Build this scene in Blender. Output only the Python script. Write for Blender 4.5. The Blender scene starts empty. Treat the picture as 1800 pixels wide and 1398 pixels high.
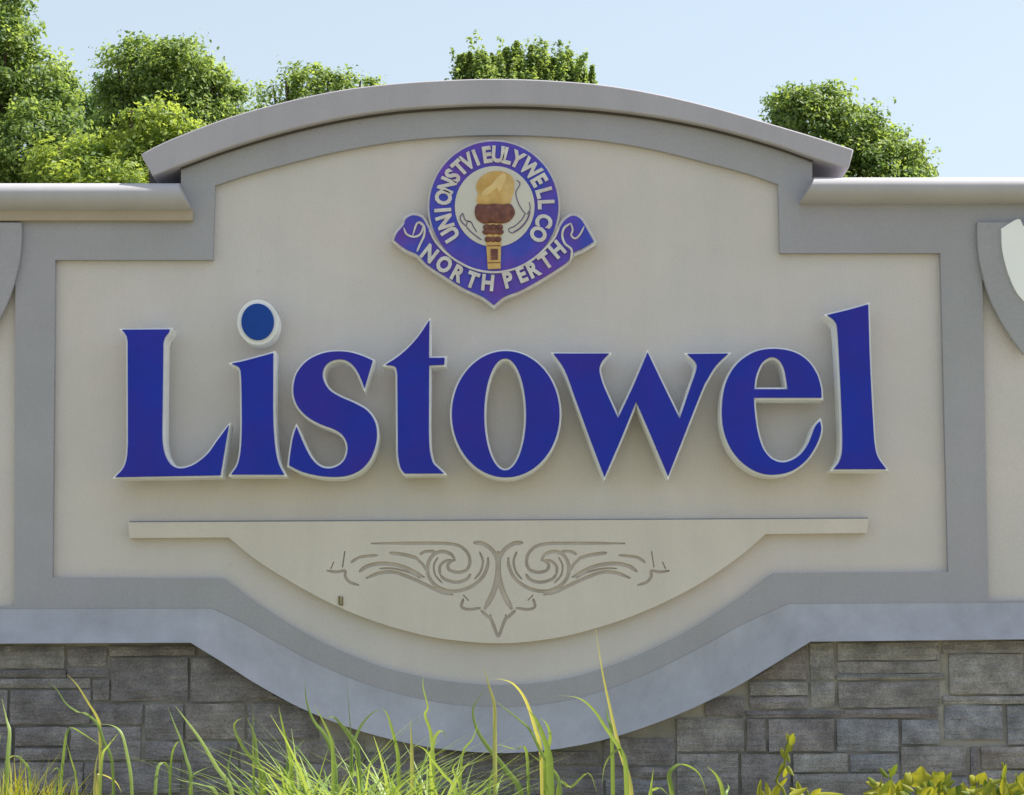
import bpy, bmesh, math, random
import numpy as np
from mathutils import Vector, Matrix, noise
from mathutils.geometry import tessellate_polygon

sc = bpy.context.scene
rng = random.Random(7)
nr = np.random.default_rng(7)
R = math.radians

# ------------------------------------------------------------------ camera
F, CX, CY, D, ZC = 4000.0, 900.0, 833.0, 10.0, 0.75     # focal length in photo pixels, principal point, distance, eye height
TILT, ROLL = math.atan(0.0868), R(-0.37)
cam = bpy.data.cameras.new('camera')
cam.sensor_width = 36.0
cam.lens = 36.0 * F / 1800.0
cam.shift_y = (CY - 699.0) / 1800.0
cam.clip_start, cam.clip_end = 0.1, 3000.0
cam_o = bpy.data.objects.new('camera', cam)
CAMR = Matrix.Rotation(R(90) + TILT, 3, 'X') @ Matrix.Rotation(ROLL, 3, 'Z')
CAMP = Vector((25.0 / 400.0, -D, ZC))
cam_o.matrix_world = Matrix.Translation(CAMP) @ CAMR.to_4x4()
sc.collection.objects.link(cam_o)
sc.camera = cam_o

# ------------------------------------------------------------------ sky, sun, exposure
SUN_EL, SUN_AZ = R(55), R(76)          # high, behind the wall and to the right (azimuth from +Y towards +X)
w = bpy.data.worlds.new('World'); sc.world = w; w.use_nodes = True
nt = w.node_tree; bg = nt.nodes['Background']
sky = nt.nodes.new('ShaderNodeTexSky'); sky.sky_type = 'NISHITA'; sky.sun_disc = False
sky.sun_elevation = SUN_EL; sky.sun_rotation = SUN_AZ
sky.air_density = 1.0; sky.dust_density = 3.0; sky.ozone_density = 1.6; sky.altitude = 300
hz = nt.nodes.new('ShaderNodeMix'); hz.data_type = 'RGBA'
hz.inputs[0].default_value = 0.36
hz.inputs[7].default_value = (5.9, 6.5, 6.1, 1)
nt.links.new(sky.outputs[0], hz.inputs[6])
nt.links.new(hz.outputs[2], bg.inputs[0])
bg.inputs[1].default_value = 0.10
sun = bpy.data.lights.new('sun', 'SUN'); sun.energy = 4.8; sun.angle = R(0.55); sun.color = (1.0, 0.94, 0.84)
sun_o = bpy.data.objects.new('sun', sun)
sdir = Vector((math.sin(SUN_AZ) * math.cos(SUN_EL), math.cos(SUN_AZ) * math.cos(SUN_EL), math.sin(SUN_EL)))
sun_o.rotation_euler = sdir.to_track_quat('Z', 'Y').to_euler()
sun_o.location = (6, 8, 12)
sc.collection.objects.link(sun_o)
vs = sc.view_settings
sc.display_settings.display_device = 'sRGB'
vs.view_transform = 'Standard'; vs.look = 'None'; vs.gamma = 1.0; vs.use_curve_mapping = False
vs.exposure = 0.90
sc.render.engine = 'CYCLES'
sc.cycles.use_denoising = True
sc.cycles.max_bounces = 8
sc.cycles.transparent_max_bounces = 8

# ------------------------------------------------------------------ helpers
def W(px, py, y=0.0):
    """Photo pixel -> point of the world on the plane Y = y."""
    d = CAMR @ Vector(((px - CX) / F, -(py - CY) / F, -1.0))
    t = (y - CAMP.y) / d.y
    return CAMP + d * t
def W2(px, py, y=0.0):
    p = W(px, py, y); return (p.x, p.z)
def scale_at(y): return (y + D) / F     # metres per photo pixel

def catmull(pts, closed=False, n=6):
    out = []; m = len(pts)
    for i in range(m if closed else m - 1):
        p1, p2 = pts[i], pts[(i + 1) % m]
        p0 = pts[i - 1] if (closed or i > 0) else tuple(2*a-b for a, b in zip(p1, p2))
        p3 = pts[(i + 2) % m] if (closed or i + 2 < m) else tuple(2*a-b for a, b in zip(p2, p1))
        for k in range(n):
            t = k / n; t2, t3 = t*t, t*t*t
            out.append(tuple(0.5*((2*p1[a]) + (-p0[a]+p2[a])*t + (2*p0[a]-5*p1[a]+4*p2[a]-p3[a])*t2 + (-p0[a]+3*p1[a]-3*p2[a]+p3[a])*t3) for a in range(len(p1))))
    if not closed: out.append(tuple(pts[-1]))
    return out

def outline(spec, n=5):
    """Closed outline: list of runs; each run is a list of points smoothed by a spline, runs meet in corners."""
    out = []
    for run in spec:
        q = catmull(run, False, n) if len(run) > 2 else list(run)
        if out and abs(out[-1][0]-q[0][0]) + abs(out[-1][1]-q[0][1]) < 1e-6: q = q[1:]
        out += q
    if abs(out[-1][0]-out[0][0]) + abs(out[-1][1]-out[0][1]) < 1e-6: out.pop()
    return out

def ell(cx, cy, rx, ry, n=64, p=2.0):
    o = []
    for i in range(n):
        a = 2*math.pi*i/n; c, s = math.cos(a), math.sin(a)
        o.append((cx + rx*math.copysign(abs(c)**(2/p), c), cy + ry*math.copysign(abs(s)**(2/p), s)))
    return o

def area(p): return 0.5*sum(p[i-1][0]*p[i][1]-p[i][0]*p[i-1][1] for i in range(len(p)))
def offset(poly, d, miter=1.8):
    """Grow an outline (x,z) by d."""
    s = 1 if area(poly) > 0 else -1
    n = len(poly); out = []
    for i in range(n):
        a, b, c = Vector(poly[i-1]), Vector(poly[i]), Vector(poly[(i+1) % n])
        e1, e2 = (b-a), (c-b)
        if e1.length < 1e-7 or e2.length < 1e-7: out.append(tuple(b)); continue
        e1.normalize(); e2.normalize()
        n1, n2 = Vector((e1.y, -e1.x))*s, Vector((e2.y, -e2.x))*s
        m = n1+n2
        if m.length < 1e-4: m = n1.copy()
        m.normalize()
        k = min(miter, 1.0/max(0.2, m.dot(n1)))
        out.append(tuple(b + m*d*k))
    return out

def mesh_from_bm(bm, name, smooth=30):
    me = bpy.data.meshes.new(name)
    bm.normal_update(); bm.to_mesh(me); bm.free()
    if smooth:
        for p in me.polygons: p.use_smooth = True
        me.set_sharp_from_angle(angle=R(smooth))
    return me

def prism(loops, y0, y1, loc=(0, 0, 0)):
    """Solid from (x,z) outline + holes, between depth y0 (front) and y1 (back)."""
    bm = bmesh.new()
    fr = [[bm.verts.new((x-loc[0], y0-loc[1], z-loc[2])) for x, z in lp] for lp in loops]
    bk = [[bm.verts.new((x-loc[0], y1-loc[1], z-loc[2])) for x, z in lp] for lp in loops]
    tri = tessellate_polygon([[Vector((x, z, 0)) for x, z in lp] for lp in loops])
    ff = [v for l in fr for v in l]; bb = [v for l in bk for v in l]
    for t in tri:
        for vv in (ff, bb):
            try: bm.faces.new([vv[i] for i in t])
            except ValueError: pass
    for f, b in zip(fr, bk):
        for i in range(len(f)):
            try: bm.faces.new((f[i-1], f[i], b[i], b[i-1]))
            except ValueError: pass
    bmesh.ops.recalc_face_normals(bm, faces=bm.faces)
    caps = [f for f in bm.faces if abs(f.normal.y) > 0.99]
    ed = [e for e in bm.edges if len(e.link_faces) == 2 and all(abs(f.normal.y) > 0.99 for f in e.link_faces)]
    bmesh.ops.dissolve_limit(bm, angle_limit=R(0.3), verts=[], edges=ed, use_dissolve_boundaries=False)
    return bm

def link(o, parent=None):
    sc.collection.objects.link(o)
    if parent is not None: o.parent = parent
    return o
def empty(name, loc, label, cat, group=None):
    o = bpy.data.objects.new(name, None); o.location = loc; o.empty_display_size = 0.2
    o['label'] = label; o['category'] = cat
    if group: o['group'] = group
    return link(o)
def part(name, me, mat, parent, bevel=0.0, label=None):
    if isinstance(me, bmesh.types.BMesh): me = mesh_from_bm(me, name)
    o = bpy.data.objects.new(name, me)
    if mat is not None and not me.materials: me.materials.append(mat)
    if label: o['label'] = label
    if bevel:
        b = o.modifiers.new('bevel', 'BEVEL'); b.width = bevel; b.segments = 2; b.limit_method = 'ANGLE'; b.angle_limit = R(40)
    return link(o, parent)

# ------------------------------------------------------------------ materials
def mat(name, col, rough=0.85, var=0.1, vscale=3.0, bump=0.0, bscale=200.0, streak=0.0, spec=0.3, col2=None, c2scale=4.0, bdist=0.002, fleck=0.0, smudge=0.0):
    m = bpy.data.materials.new(name); m.use_nodes = True
    t = m.node_tree; b = t.nodes['Principled BSDF']; L = t.links.new
    b.inputs['Roughness'].default_value = rough
    b.inputs['Specular IOR Level'].default_value = spec
    tc = t.nodes.new('ShaderNodeTexCoord'); gp = t.nodes.new('ShaderNodeNewGeometry')
    def nz(scale, detail=4, rough_=0.6, stretch=None):
        n = t.nodes.new('ShaderNodeTexNoise'); n.inputs['Scale'].default_value = scale; n.inputs['Detail'].default_value = detail; n.inputs['Roughness'].default_value = rough_
        src = gp.outputs['Position']
        if stretch:
            mp = t.nodes.new('ShaderNodeMapping'); mp.inputs['Scale'].default_value = stretch
            L(src, mp.inputs[0]); src = mp.outputs[0]
        L(src, n.inputs['Vector']); return n.outputs['Fac']
    def mul(c_sock, fac_sock, lo, hi):
        mr = t.nodes.new('ShaderNodeMapRange'); mr.inputs[1].default_value = 0.3; mr.inputs[2].default_value = 0.7
        mr.inputs[3].default_value = lo; mr.inputs[4].default_value = hi
        L(fac_sock, mr.inputs[0])
        x = t.nodes.new('ShaderNodeMix'); x.data_type = 'RGBA'; x.blend_type = 'MULTIPLY'; x.inputs[0].default_value = 1
        cb = t.nodes.new('ShaderNodeCombineColor')
        for i in range(3): L(mr.outputs[0], cb.inputs[i])
        L(c_sock, x.inputs[6]); L(cb.outputs[0], x.inputs[7]); return x.outputs[2]
    rgb = t.nodes.new('ShaderNodeRGB'); rgb.outputs[0].default_value = (*col, 1); c = rgb.outputs[0]
    if col2:
        x = t.nodes.new('ShaderNodeMix'); x.data_type = 'RGBA'
        mr = t.nodes.new('ShaderNodeMapRange'); mr.inputs[1].default_value = 0.38; mr.inputs[2].default_value = 0.64
        L(nz(c2scale, 3), mr.inputs[0]); L(mr.outputs[0], x.inputs[0])
        L(c, x.inputs[6]); x.inputs[7].default_value = (*col2, 1); c = x.outputs[2]
    if var: c = mul(c, nz(vscale), 1-var, 1+var*0.6)
    if streak: c = mul(c, nz(5.0, 5, 0.65, (1.6, 1.6, 0.16)), 1-streak, 1.0+streak*0.35)
    if smudge:
        mr = t.nodes.new('ShaderNodeMapRange'); mr.inputs[1].default_value = 0.66; mr.inputs[2].default_value = 0.80; mr.inputs[3].default_value = 0.0; mr.inputs[4].default_value = smudge
        L(nz(7.0, 6, 0.75), mr.inputs[0])
        x = t.nodes.new('ShaderNodeMix'); x.data_type = 'RGBA'; L(mr.outputs[0], x.inputs[0]); L(c, x.inputs[6]); x.inputs[7].default_value = (0.25, 0.235, 0.20, 1); c = x.outputs[2]
    if fleck: c = mul(c, nz(160.0, 2), 1-fleck, 1+fleck)
    L(c, b.inputs['Base Color'])
    if bump:
        bp = t.nodes.new('ShaderNodeBump'); bp.inputs['Strength'].default_value = bump; bp.inputs['Distance'].default_value = bdist
        L(nz(bscale, 3, 0.7), bp.inputs['Height']); L(bp.outputs[0], b.inputs['Normal'])
    return m

CREAM = (0.63, 0.58, 0.565)
M_cream  = mat('cream_stucco', CREAM, 0.92, 0.05, 1.7, 0.55, 170, 0.03, col2=(0.60, 0.572, 0.565), c2scale=1.4, fleck=0.07, smudge=0.5)
M_relief = mat('relief_stucco', (0.65, 0.60, 0.555), 0.92, 0.05, 2.5, 0.4, 200, 0.04, fleck=0.04)
M_groove = mat('groove_shade', (0.52, 0.46, 0.41), 0.95, 0.2, 8, 0.3, 200)  # shade inside the carved lines, painted in as a browner colour
M_grey   = mat('grey_stucco', (0.375, 0.366, 0.415), 0.9, 0.06, 1.8, 0.5, 170, 0.03, col2=(0.362, 0.364, 0.390), c2scale=1.2, fleck=0.07, smudge=0.35)
M_sill   = mat('grey_sill', (0.415, 0.42, 0.475), 0.8, 0.10, 2.6, 0.35, 150, 0.16, fleck=0.05)
M_cap    = mat('grey_cap', (0.430, 0.412, 0.465), 0.85, 0.06, 1.5, 0.4, 150, 0.06, fleck=0.04)
M_tube   = mat('grey_coping', (0.43, 0.42, 0.455), 0.7, 0.05, 2, 0.3, 120, 0.05)
M_fillet = mat('tan_fillet', (0.42, 0.36, 0.29), 0.9, 0.08, 4, 0.3, 150)
M_dark   = mat('painted_shade', (0.07, 0.06, 0.055), 0.9, 0.1, 6)  # near-black for the shade around the cap, put into the colour
M_mortar = mat('mortar', (0.42, 0.40, 0.37), 0.95, 0.30, 6, 0.8, 120, bdist=0.004, col2=(0.17, 0.165, 0.17), c2scale=1.3)
M_core   = mat('wall_core', (0.30, 0.30, 0.30), 0.95, 0.1, 3, 0.4, 120)
M_blue   = mat('blue_paint', (0.014, 0.033, 0.39), 0.5, 0.10, 5, 0.06, 60, spec=0.18, col2=(0.032, 0.027, 0.35), c2scale=2.6)
M_dot = mat('blue_dot_paint', (0.009, 0.058, 0.33), 0.5, 0.10, 5, 0.06, 60, spec=0.18)
M_white  = mat('white_return', (0.85, 0.86, 0.88), 0.55, 0.10, 9, 0.05, 80)
M_stud   = mat('stud_metal', (0.14, 0.14, 0.15), 0.5, 0.1, 20)
M_plate  = mat('white_plate', (0.90, 0.91, 0.93), 0.45, 0.03, 4)
M_shield = mat('shield_grey', (0.42, 0.41, 0.41), 0.85, 0.06, 3, 0.4, 150, 0.05)
M_eblue  = mat('emblem_blue', (0.05, 0.07, 0.50), 0.45, 0.14, 14, 0.05, 90, col2=(0.13, 0.055, 0.42), c2scale=5.0)
M_ewhite = mat('emblem_white', (0.62, 0.56, 0.55), 0.6, 0.14, 30, 0.05, 90, col2=(0.66, 0.66, 0.66), c2scale=18)
M_edisc  = mat('emblem_disc', (0.62, 0.60, 0.56), 0.6, 0.06, 10, 0.05, 90)
M_gold   = mat('emblem_gold', (0.60, 0.36, 0.11), 0.5, 0.18, 16, 0.2, 60, col2=(0.68, 0.47, 0.20), c2scale=9)
M_brown  = mat('emblem_brown', (0.22, 0.09, 0.07), 0.6, 0.35, 40, 0.4, 110, col2=(0.15, 0.06, 0.055), c2scale=30)
M_ink    = mat('emblem_ink', (0.16, 0.12, 0.20), 0.6, 0.1, 20)

stone_cols = [(0.255, 0.237, 0.256), (0.292, 0.278, 0.290), (0.228, 0.212, 0.232), (0.312, 0.302, 0.308), (0.270, 0.245, 0.248), (0.258, 0.260, 0.298)]
def stone_mat(i, c):
    m = mat('stone_%s' % 'abcdef'[i], c, 0.9, 0.34, 11, 0, 70, col2=tuple(x*1.35 for x in c), c2scale=7, fleck=0.28)
    t = m.node_tree; L = t.links.new; b = t.nodes['Principled BSDF']
    gp = t.nodes.new('ShaderNodeNewGeometry'); mp = t.nodes.new('ShaderNodeMapping'); mp.inputs['Scale'].default_value = (5, 5, 46)
    L(gp.outputs['Position'], mp.inputs[0])
    n1 = t.nodes.new('ShaderNodeTexNoise'); n1.inputs['Scale'].default_value = 1.0; n1.inputs['Detail'].default_value = 6; n1.inputs['Roughness'].default_value = 0.7; n1.inputs['Distortion'].default_value = 0.4
    L(mp.outputs[0], n1.inputs['Vector'])
    n2 = t.nodes.new('ShaderNodeTexNoise'); n2.inputs['Scale'].default_value = 60; n2.inputs['Detail'].default_value = 4
    L(gp.outputs['Position'], n2.inputs['Vector'])
    ad = t.nodes.new('ShaderNodeMath'); ad.operation = 'MULTIPLY_ADD'; ad.inputs[1].default_value = 0.5
    L(n2.outputs['Fac'], ad.inputs[0]); L(n1.outputs['Fac'], ad.inputs[2])
    bp = t.nodes.new('ShaderNodeBump'); bp.inputs['Strength'].default_value = 1.0; bp.inputs['Distance'].default_value = 0.022
    L(ad.outputs[0], bp.inputs['Height']); L(bp.outputs[0], b.inputs['Normal'])
    return m
M_stone = [stone_mat(i, c) for i, c in enumerate(stone_cols)]

def leaf_mat(name, a, b, trans=0.45, rough=0.5):
    """Leaf: colour varies from leaf to leaf by the attribute 'tint'; light passes through."""
    m = bpy.data.materials.new(name); m.use_nodes = True; t = m.node_tree; L = t.links.new
    t.nodes.clear()
    out = t.nodes.new('ShaderNodeOutputMaterial')
    at = t.nodes.new('ShaderNodeAttribute'); at.attribute_name = 'tint'
    x = t.nodes.new('ShaderNodeMix'); x.data_type = 'RGBA'; x.inputs[6].default_value = (*a, 1); x.inputs[7].default_value = (*b, 1)
    L(at.outputs['Fac'], x.inputs[0])
    p = t.nodes.new('ShaderNodeBsdfPrincipled'); p.inputs['Roughness'].default_value = rough; p.inputs['Specular IOR Level'].default_value = 0.35
    tr = t.nodes.new('ShaderNodeBsdfTranslucent')
    br = t.nodes.new('ShaderNodeMix'); br.data_type = 'RGBA'; br.blend_type = 'MULTIPLY'; br.inputs[0].default_value = 1; br.inputs[7].default_value = (1.5, 1.35, 0.7, 1)
    L(x.outputs[2], p.inputs['Base Color']); L(x.outputs[2], br.inputs[6]); L(br.outputs[2], tr.inputs[0])
    ms = t.nodes.new('ShaderNodeMixShader'); ms.inputs[0].default_value = trans
    L(p.outputs[0], ms.inputs[1]); L(tr.outputs[0], ms.inputs[2]); L(ms.outputs[0], out.inputs[0])
    return m
M_leaf = leaf_mat('tree_leaf', (0.095, 0.175, 0.066), (0.32, 0.43, 0.160), 0.55)
M_leafd = leaf_mat('tree_leaf_dark', (0.080, 0.160, 0.082), (0.23, 0.36, 0.15), 0.55)
M_leafy = leaf_mat('tree_leaf_yellow', (0.110, 0.195, 0.056), (0.33, 0.43, 0.115), 0.55)
M_bark = mat('bark', (0.11, 0.085, 0.065), 0.95, 0.3, 8, 0.8, 25, bdist=0.02)
M_grass = leaf_mat('grass_blade', (0.100, 0.195, 0.050), (0.30, 0.40, 0.125), 0.42, 0.42)
M_grassy = leaf_mat('grass_blade_dry', (0.26, 0.31, 0.07), (0.47, 0.47, 0.18), 0.40, 0.55)
M_weed = leaf_mat('weed_leaf', (0.060, 0.125, 0.022), (0.39, 0.39, 0.045), 0.42, 0.65)
M_ground = mat('ground', (0.21, 0.20, 0.105), 0.95, 0.3, 2.0, 0.6, 30, col2=(0.28, 0.245, 0.165), c2scale=0.7, bdist=0.02)
M_road = mat('road_asphalt', (0.10, 0.10, 0.10), 0.9, 0.1, 3, 0.4, 120)
M_gravel = mat('gravel', (0.33, 0.31, 0.27), 0.95, 0.25, 20, 0.6, 60)

# ------------------------------------------------------------------ ground
def ground_z(y):
    if y > -1.6: return 0.0
    t = min(1.0, (-1.6 - y) / 6.0)
    return -0.85 * (t*t*(3-2*t))
def sheet(name, xs, ys, m, dz=0.0):
    bm = bmesh.new(); g = [[bm.verts.new((x, y, ground_z(y)+dz)) for x in xs] for y in ys]
    for j in range(len(ys)-1):
        for i in range(len(xs)-1): bm.faces.new((g[j][i], g[j][i+1], g[j+1][i+1], g[j+1][i]))
    o = part(name, bm, m, None); o['kind'] = 'structure'; return o
sheet('ground', [-1500, -60, -8, -3, 0, 3, 8, 60, 1500], [-1500, -60, -12] + [-7.6 + 0.5*i for i in range(13)] + [-1.0, 0, 4, 15, 60, 1500], M_ground)
sheet('gravel_shoulder', [-300, 0, 300], [-13.2, -11.4], M_gravel, 0.006)
sheet('road', [-300, 0, 300], [-21.5, -13.2], M_road, 0.010)

# ------------------------------------------------------------------ the sign wall
wall = empty('monument_wall', (0, 0.2, 0), 'long grey and cream stucco sign wall with arched top on a stone base', 'wall')
WL = tuple(wall.location)
YF, YC = -0.03, 0.0            # front of the grey frame, front of the cream panels
XL, XR = -500, 2250            # wall ends, lengthened out of view to keep sun off the sill, in photo pixels

cap_top = [(247, 271), (300, 245), (400, 207), (500, 179), (600, 158), (700, 146), (800, 140), (880, 138.5), (960, 141), (1060, 149), (1160, 166), (1260, 190), (1360, 219), (1440, 243), (1501, 263)]
cap_bot = [(268, 310), (318, 290), (400, 260), (500, 230), (600, 207), (700, 192), (800, 185), (880, 183), (960, 185), (1060, 192), (1160, 205), (1260, 225), (1360, 253), (1428, 277), (1492, 297)]
arch_in = [(378, 326), (440, 306), (520, 284), (600, 265), (700, 248), (800, 239.5), (875, 237.5), (950, 239), (1050, 246.5), (1150, 263), (1250, 288), (1310, 304), (1368, 324)]
band_in = [(392, 1017), (430, 1046), (480, 1080), (540, 1116), (600, 1145), (670, 1172), (750, 1192), (815, 1201), (878, 1204), (940, 1201), (1005, 1191), (1080, 1169), (1150, 1140), (1220, 1104), (1290, 1059), (1360, 1008)]
crease  = [(372, 1070), (420, 1092), (480, 1126), (545, 1161), (620, 1194), (700, 1220), (790, 1238), (878, 1243), (960, 1238), (1050, 1218), (1130, 1188), (1210, 1150), (1300, 1101), (1385, 1062)]
sill_lo = [(335, 1130), (400, 1170), (450, 1202), (525, 1243), (600, 1274), (680, 1298), (770, 1316), (878, 1324), (970, 1318), (1060, 1301), (1140, 1276), (1220, 1244), (1300, 1204), (1365, 1165), (1425, 1128)]

centre_panel = outline([[(97, 457), (374, 457)], [(374, 457), (378, 326)], arch_in, [(1368, 324), (1371, 445)], [(1371, 445), (1653, 445)],
                        [(1653, 445), (1667, 1005)], [(1667, 1005), (1360, 1008)], band_in[::-1], [(392, 1017), (92, 1015)], [(92, 1015), (97, 457)]], 6)
side_l = [(-112, 455), (27, 455), (25, 1066), (-114, 1066)]
side_l2 = [(-430, 457), (-180, 456), (-184, 1067), (-438, 1069)]
side_r2 = [(1930, 447), (2180, 446), (2192, 1053), (1938, 1054)]  # outer panels on the added, unseen lengths of wall
side_r = [(1726, 448), (1860, 448), (1876, 1055), (1738, 1056)]
capm = [((a[0]+b[0])/2, (a[1]+b[1])/2) for a, b in zip(cap_top, cap_bot)]
capm = [p for p in capm if 330 < p[0] < 1420]
frame_out = outline([[(XL, 345), (318, 343)], [(318, 343), (318, 278)], [(318, 278)] + capm + [(1428, 262)], [(1428, 262), (1428, 336)], [(1428, 336), (XR, 335)],
                     [(XR, 335), (XR+8, 1056)], [(XR+8, 1056), (1385, 1062)], crease[::-1], [(372, 1070), (XL-8, 1072)], [(XL-8, 1072), (XL, 345)]], 6)
pts = lambda poly, y: [W2(px, py, y) for px, py in poly]
# core behind everything
zb = -0.3
core = [p for p in pts(frame_out, YF) if p[1] > W2(900, 1000)[1]]
core_o = offset(core, -0.004)
xl, xr = W2(XL, 700)[0]+0.004, W2(XR, 700)[0]-0.004
core_o = [p for p in core_o] 
core_top = [p for p in core_o if p[1] > 1.6]
core_poly = [(xl, zb), (xl, W2(XL, 345)[1]-0.004)] + [p for p in core_top if xl+0.05 < p[0] < xr-0.05] + [(xr, W2(XR, 335)[1]-0.004), (xr, zb)]
part('wall_core', prism([core_poly], 0.016, 0.42, WL), M_core, wall)
# cream panels, set back in the frame
part('stucco_panel', prism([offset(pts(centre_panel, YF), 0.015)], YC, 0.05, WL), M_cream, wall, label='large cream stucco panel that carries the lettering')
part('stucco_panel', prism([offset(pts(side_l, YF), 0.015)], YC+0.001, 0.05, WL), M_cream, wall)
part('stucco_panel', prism([offset(pts(side_r, YF), 0.015)], YC+0.001, 0.05, WL), M_cream, wall)
for q_ in (side_l2, side_r2):
    part('stucco_panel', prism([offset(pts(q_, YF), 0.015)], YC+0.001, 0.05, WL), M_cream, wall)  # outer panels on the added, unseen lengths of wall
part('stucco_frame', prism([pts(frame_out, YF), pts(centre_panel, YF), pts(side_l, YF), pts(side_r, YF), pts(side_l2, YF), pts(side_r2, YF)], YF, 0.03, WL), M_grey, wall, 0.005)

def loft(rows, loc, caps=True):
    """Surface through rows of 3-D points (each row the same length), closed round, ends capped."""
    bm = bmesh.new(); v = [[bm.verts.new(Vector(p)-Vector(loc)) for p in r] for r in rows]
    n = len(rows)
    for i in range(n):
        a, b = v[i], v[(i+1) % n]
        for k in range(len(a)-1): bm.faces.new((a[k], a[k+1], b[k+1], b[k]))
    if caps:
        bm.faces.new([r[0] for r in v]); bm.faces.new([r[-1] for r in v][::-1])
    bmesh.ops.recalc_face_normals(bm, faces=bm.faces)
    return bm
# sloping sill under the frame
def resample(poly, n):
    L_ = [0.0]
    for a, b in zip(poly, poly[1:]): L_.append(L_[-1]+math.hypot(b[0]-a[0], b[1]-a[1]))
    out = []
    for i in range(n):
        s = L_[-1]*i/(n-1)
        for j in range(len(poly)-1):
            if s <= L_[j+1]+1e-6:
                t = (s-L_[j])/max(1e-9, L_[j+1]-L_[j]); out.append(tuple(poly[j][a]+(poly[j+1][a]-poly[j][a])*t for a in (0, 1))); break
    return out
def sill_line(left, mid, right):
    c = resample(catmull(mid, False, 10), 70)
    a = [(left[0]+(mid[0][0]-left[0])*i/6, left[1]+(mid[0][1]-left[1])*i/6) for i in range(6)]
    b = [(mid[-1][0]+(right[0]-mid[-1][0])*i/6, mid[-1][1]+(right[1]-mid[-1][1])*i/6) for i in range(1, 7)]
    return a + c + b
YS = -0.19
hi = sill_line((XL-14, 1072), crease, (XR+14, 1056))
lo = sill_line((XL-22, 1134), sill_lo, (XR+22, 1119))
r0 = [W(x, y, YF-0.004) for x, y in hi]
r1 = [W(x, y, YS) for x, y in lo]
mid1 = [r0[i].lerp(r1[i], 0.80) + Vector((0, -0.016, 0.006)) for i in range(len(r0))]
r1b = [p + Vector((0, 0.004, -0.003)) for p in r1]
r2 = [Vector((p.x, 0.01, p.z+0.03)) for p in r1b]
r3 = [Vector((p.x, 0.01, p.z)) for p in r0]
srows = [r0]
for t_ in (0.08, 0.16, 0.26, 0.38, 0.52, 0.68, 0.84, 0.95, 1.0):          # hollow profile that leans out towards its lower edge
    ty = t_**1.45 if t_ < 0.99 else 1.0
    srows.append([W(a[0]+(b[0]-a[0])*t_, a[1]+(b[1]-a[1])*t_, (YF-0.004)+(YS-YF+0.004)*ty) for a, b in zip(hi, lo)])
part('sill', loft(srows + [r2, r3], WL), M_sill, wall, label='smooth grey sloping sill that dips in a wide curve')

# arched cap
ct, cb = catmull(cap_top, False, 6), catmull(cap_bot, False, 6)
N = len(ct)
YK = -0.085
f_t = [W(x, y, YK) for x, y in ct]; f_b = [W(x, y, YK) for x, y in cb]
b_t = [Vector((p.x, 0.62, p.z)) for p in f_t]; b_b = [Vector((p.x, 0.62, p.z)) for p in f_b]
part('arched_cap', loft([f_t, f_b, b_b, b_t], WL), M_cap, wall, 0.006, label='thick grey arched coping over the centre')
shade_line = catmull([p for p in cap_bot if 300 < p[0] < 1440], False, 6)
s0 = [(x, y+7.6) for x, y in shade_line]
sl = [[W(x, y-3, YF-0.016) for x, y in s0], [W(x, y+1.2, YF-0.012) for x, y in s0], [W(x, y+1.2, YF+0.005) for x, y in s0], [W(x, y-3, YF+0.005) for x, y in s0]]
part('dark_line_strip', loft(sl, WL), M_dark, wall)  # dark strip that paints the shadow line where cap meets frame
# dark board painting in the shade under the overhanging cap ends
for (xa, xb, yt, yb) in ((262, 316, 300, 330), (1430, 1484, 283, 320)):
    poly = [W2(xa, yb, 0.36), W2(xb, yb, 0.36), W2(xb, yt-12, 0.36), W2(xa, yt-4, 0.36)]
    part('shade_board', prism([poly], 0.36, 0.40, WL), M_dark, wall)

# rounded coping on the two side walls
def coping(x0, x1t, x1b, ytop, ybot):
    prof = []                                   # (photo y, depth) round nose
    yc = (ytop+ybot)/2; rz = (ybot-ytop)/2
    for i in range(13):
        a = math.pi*0.5 - math.pi*0.93*i/12
        prof.append((yc - rz*math.sin(a), -0.02 - 0.115*max(0.0, math.cos(a))**0.8, (1-math.sin(a))/2))
    rows = []
    prof = [(ytop, 0.46, 0)] + prof + [(ybot, 0.46, 1)]
    sgn = 1 if x1t > x0 else -1
    for py, yy, t in prof:
        yq = min(yy, 0.0)
        xe = x1t + (x1b-x1t)*(t**1.5)
        if yy > -0.025: xe = x1t
        row = [W(x0+(xe-x0)*k/4, py, YK*0.5) for k in range(5)]
        rows.append([Vector((p.x, yy, p.z)) for p in row])
    return loft(rows, WL)
part('rounded_coping', coping(XL-10, 317, 340, 323, 373), M_tube, wall)
part('rounded_coping', coping(XR+10, 1429, 1404, 313, 359), M_tube, wall)
for (x0, x1, ya, yb) in ((XL, 338, 366, 387),):
    poly = [W2(x0, yb, -0.07), W2(x1, yb, -0.07), W2(x1, ya, -0.07), W2(x0, ya, -0.07)]
    part('coping_fillet', prism([poly], -0.062, 0.01, WL), M_fillet, wall, 0.004)

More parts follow.
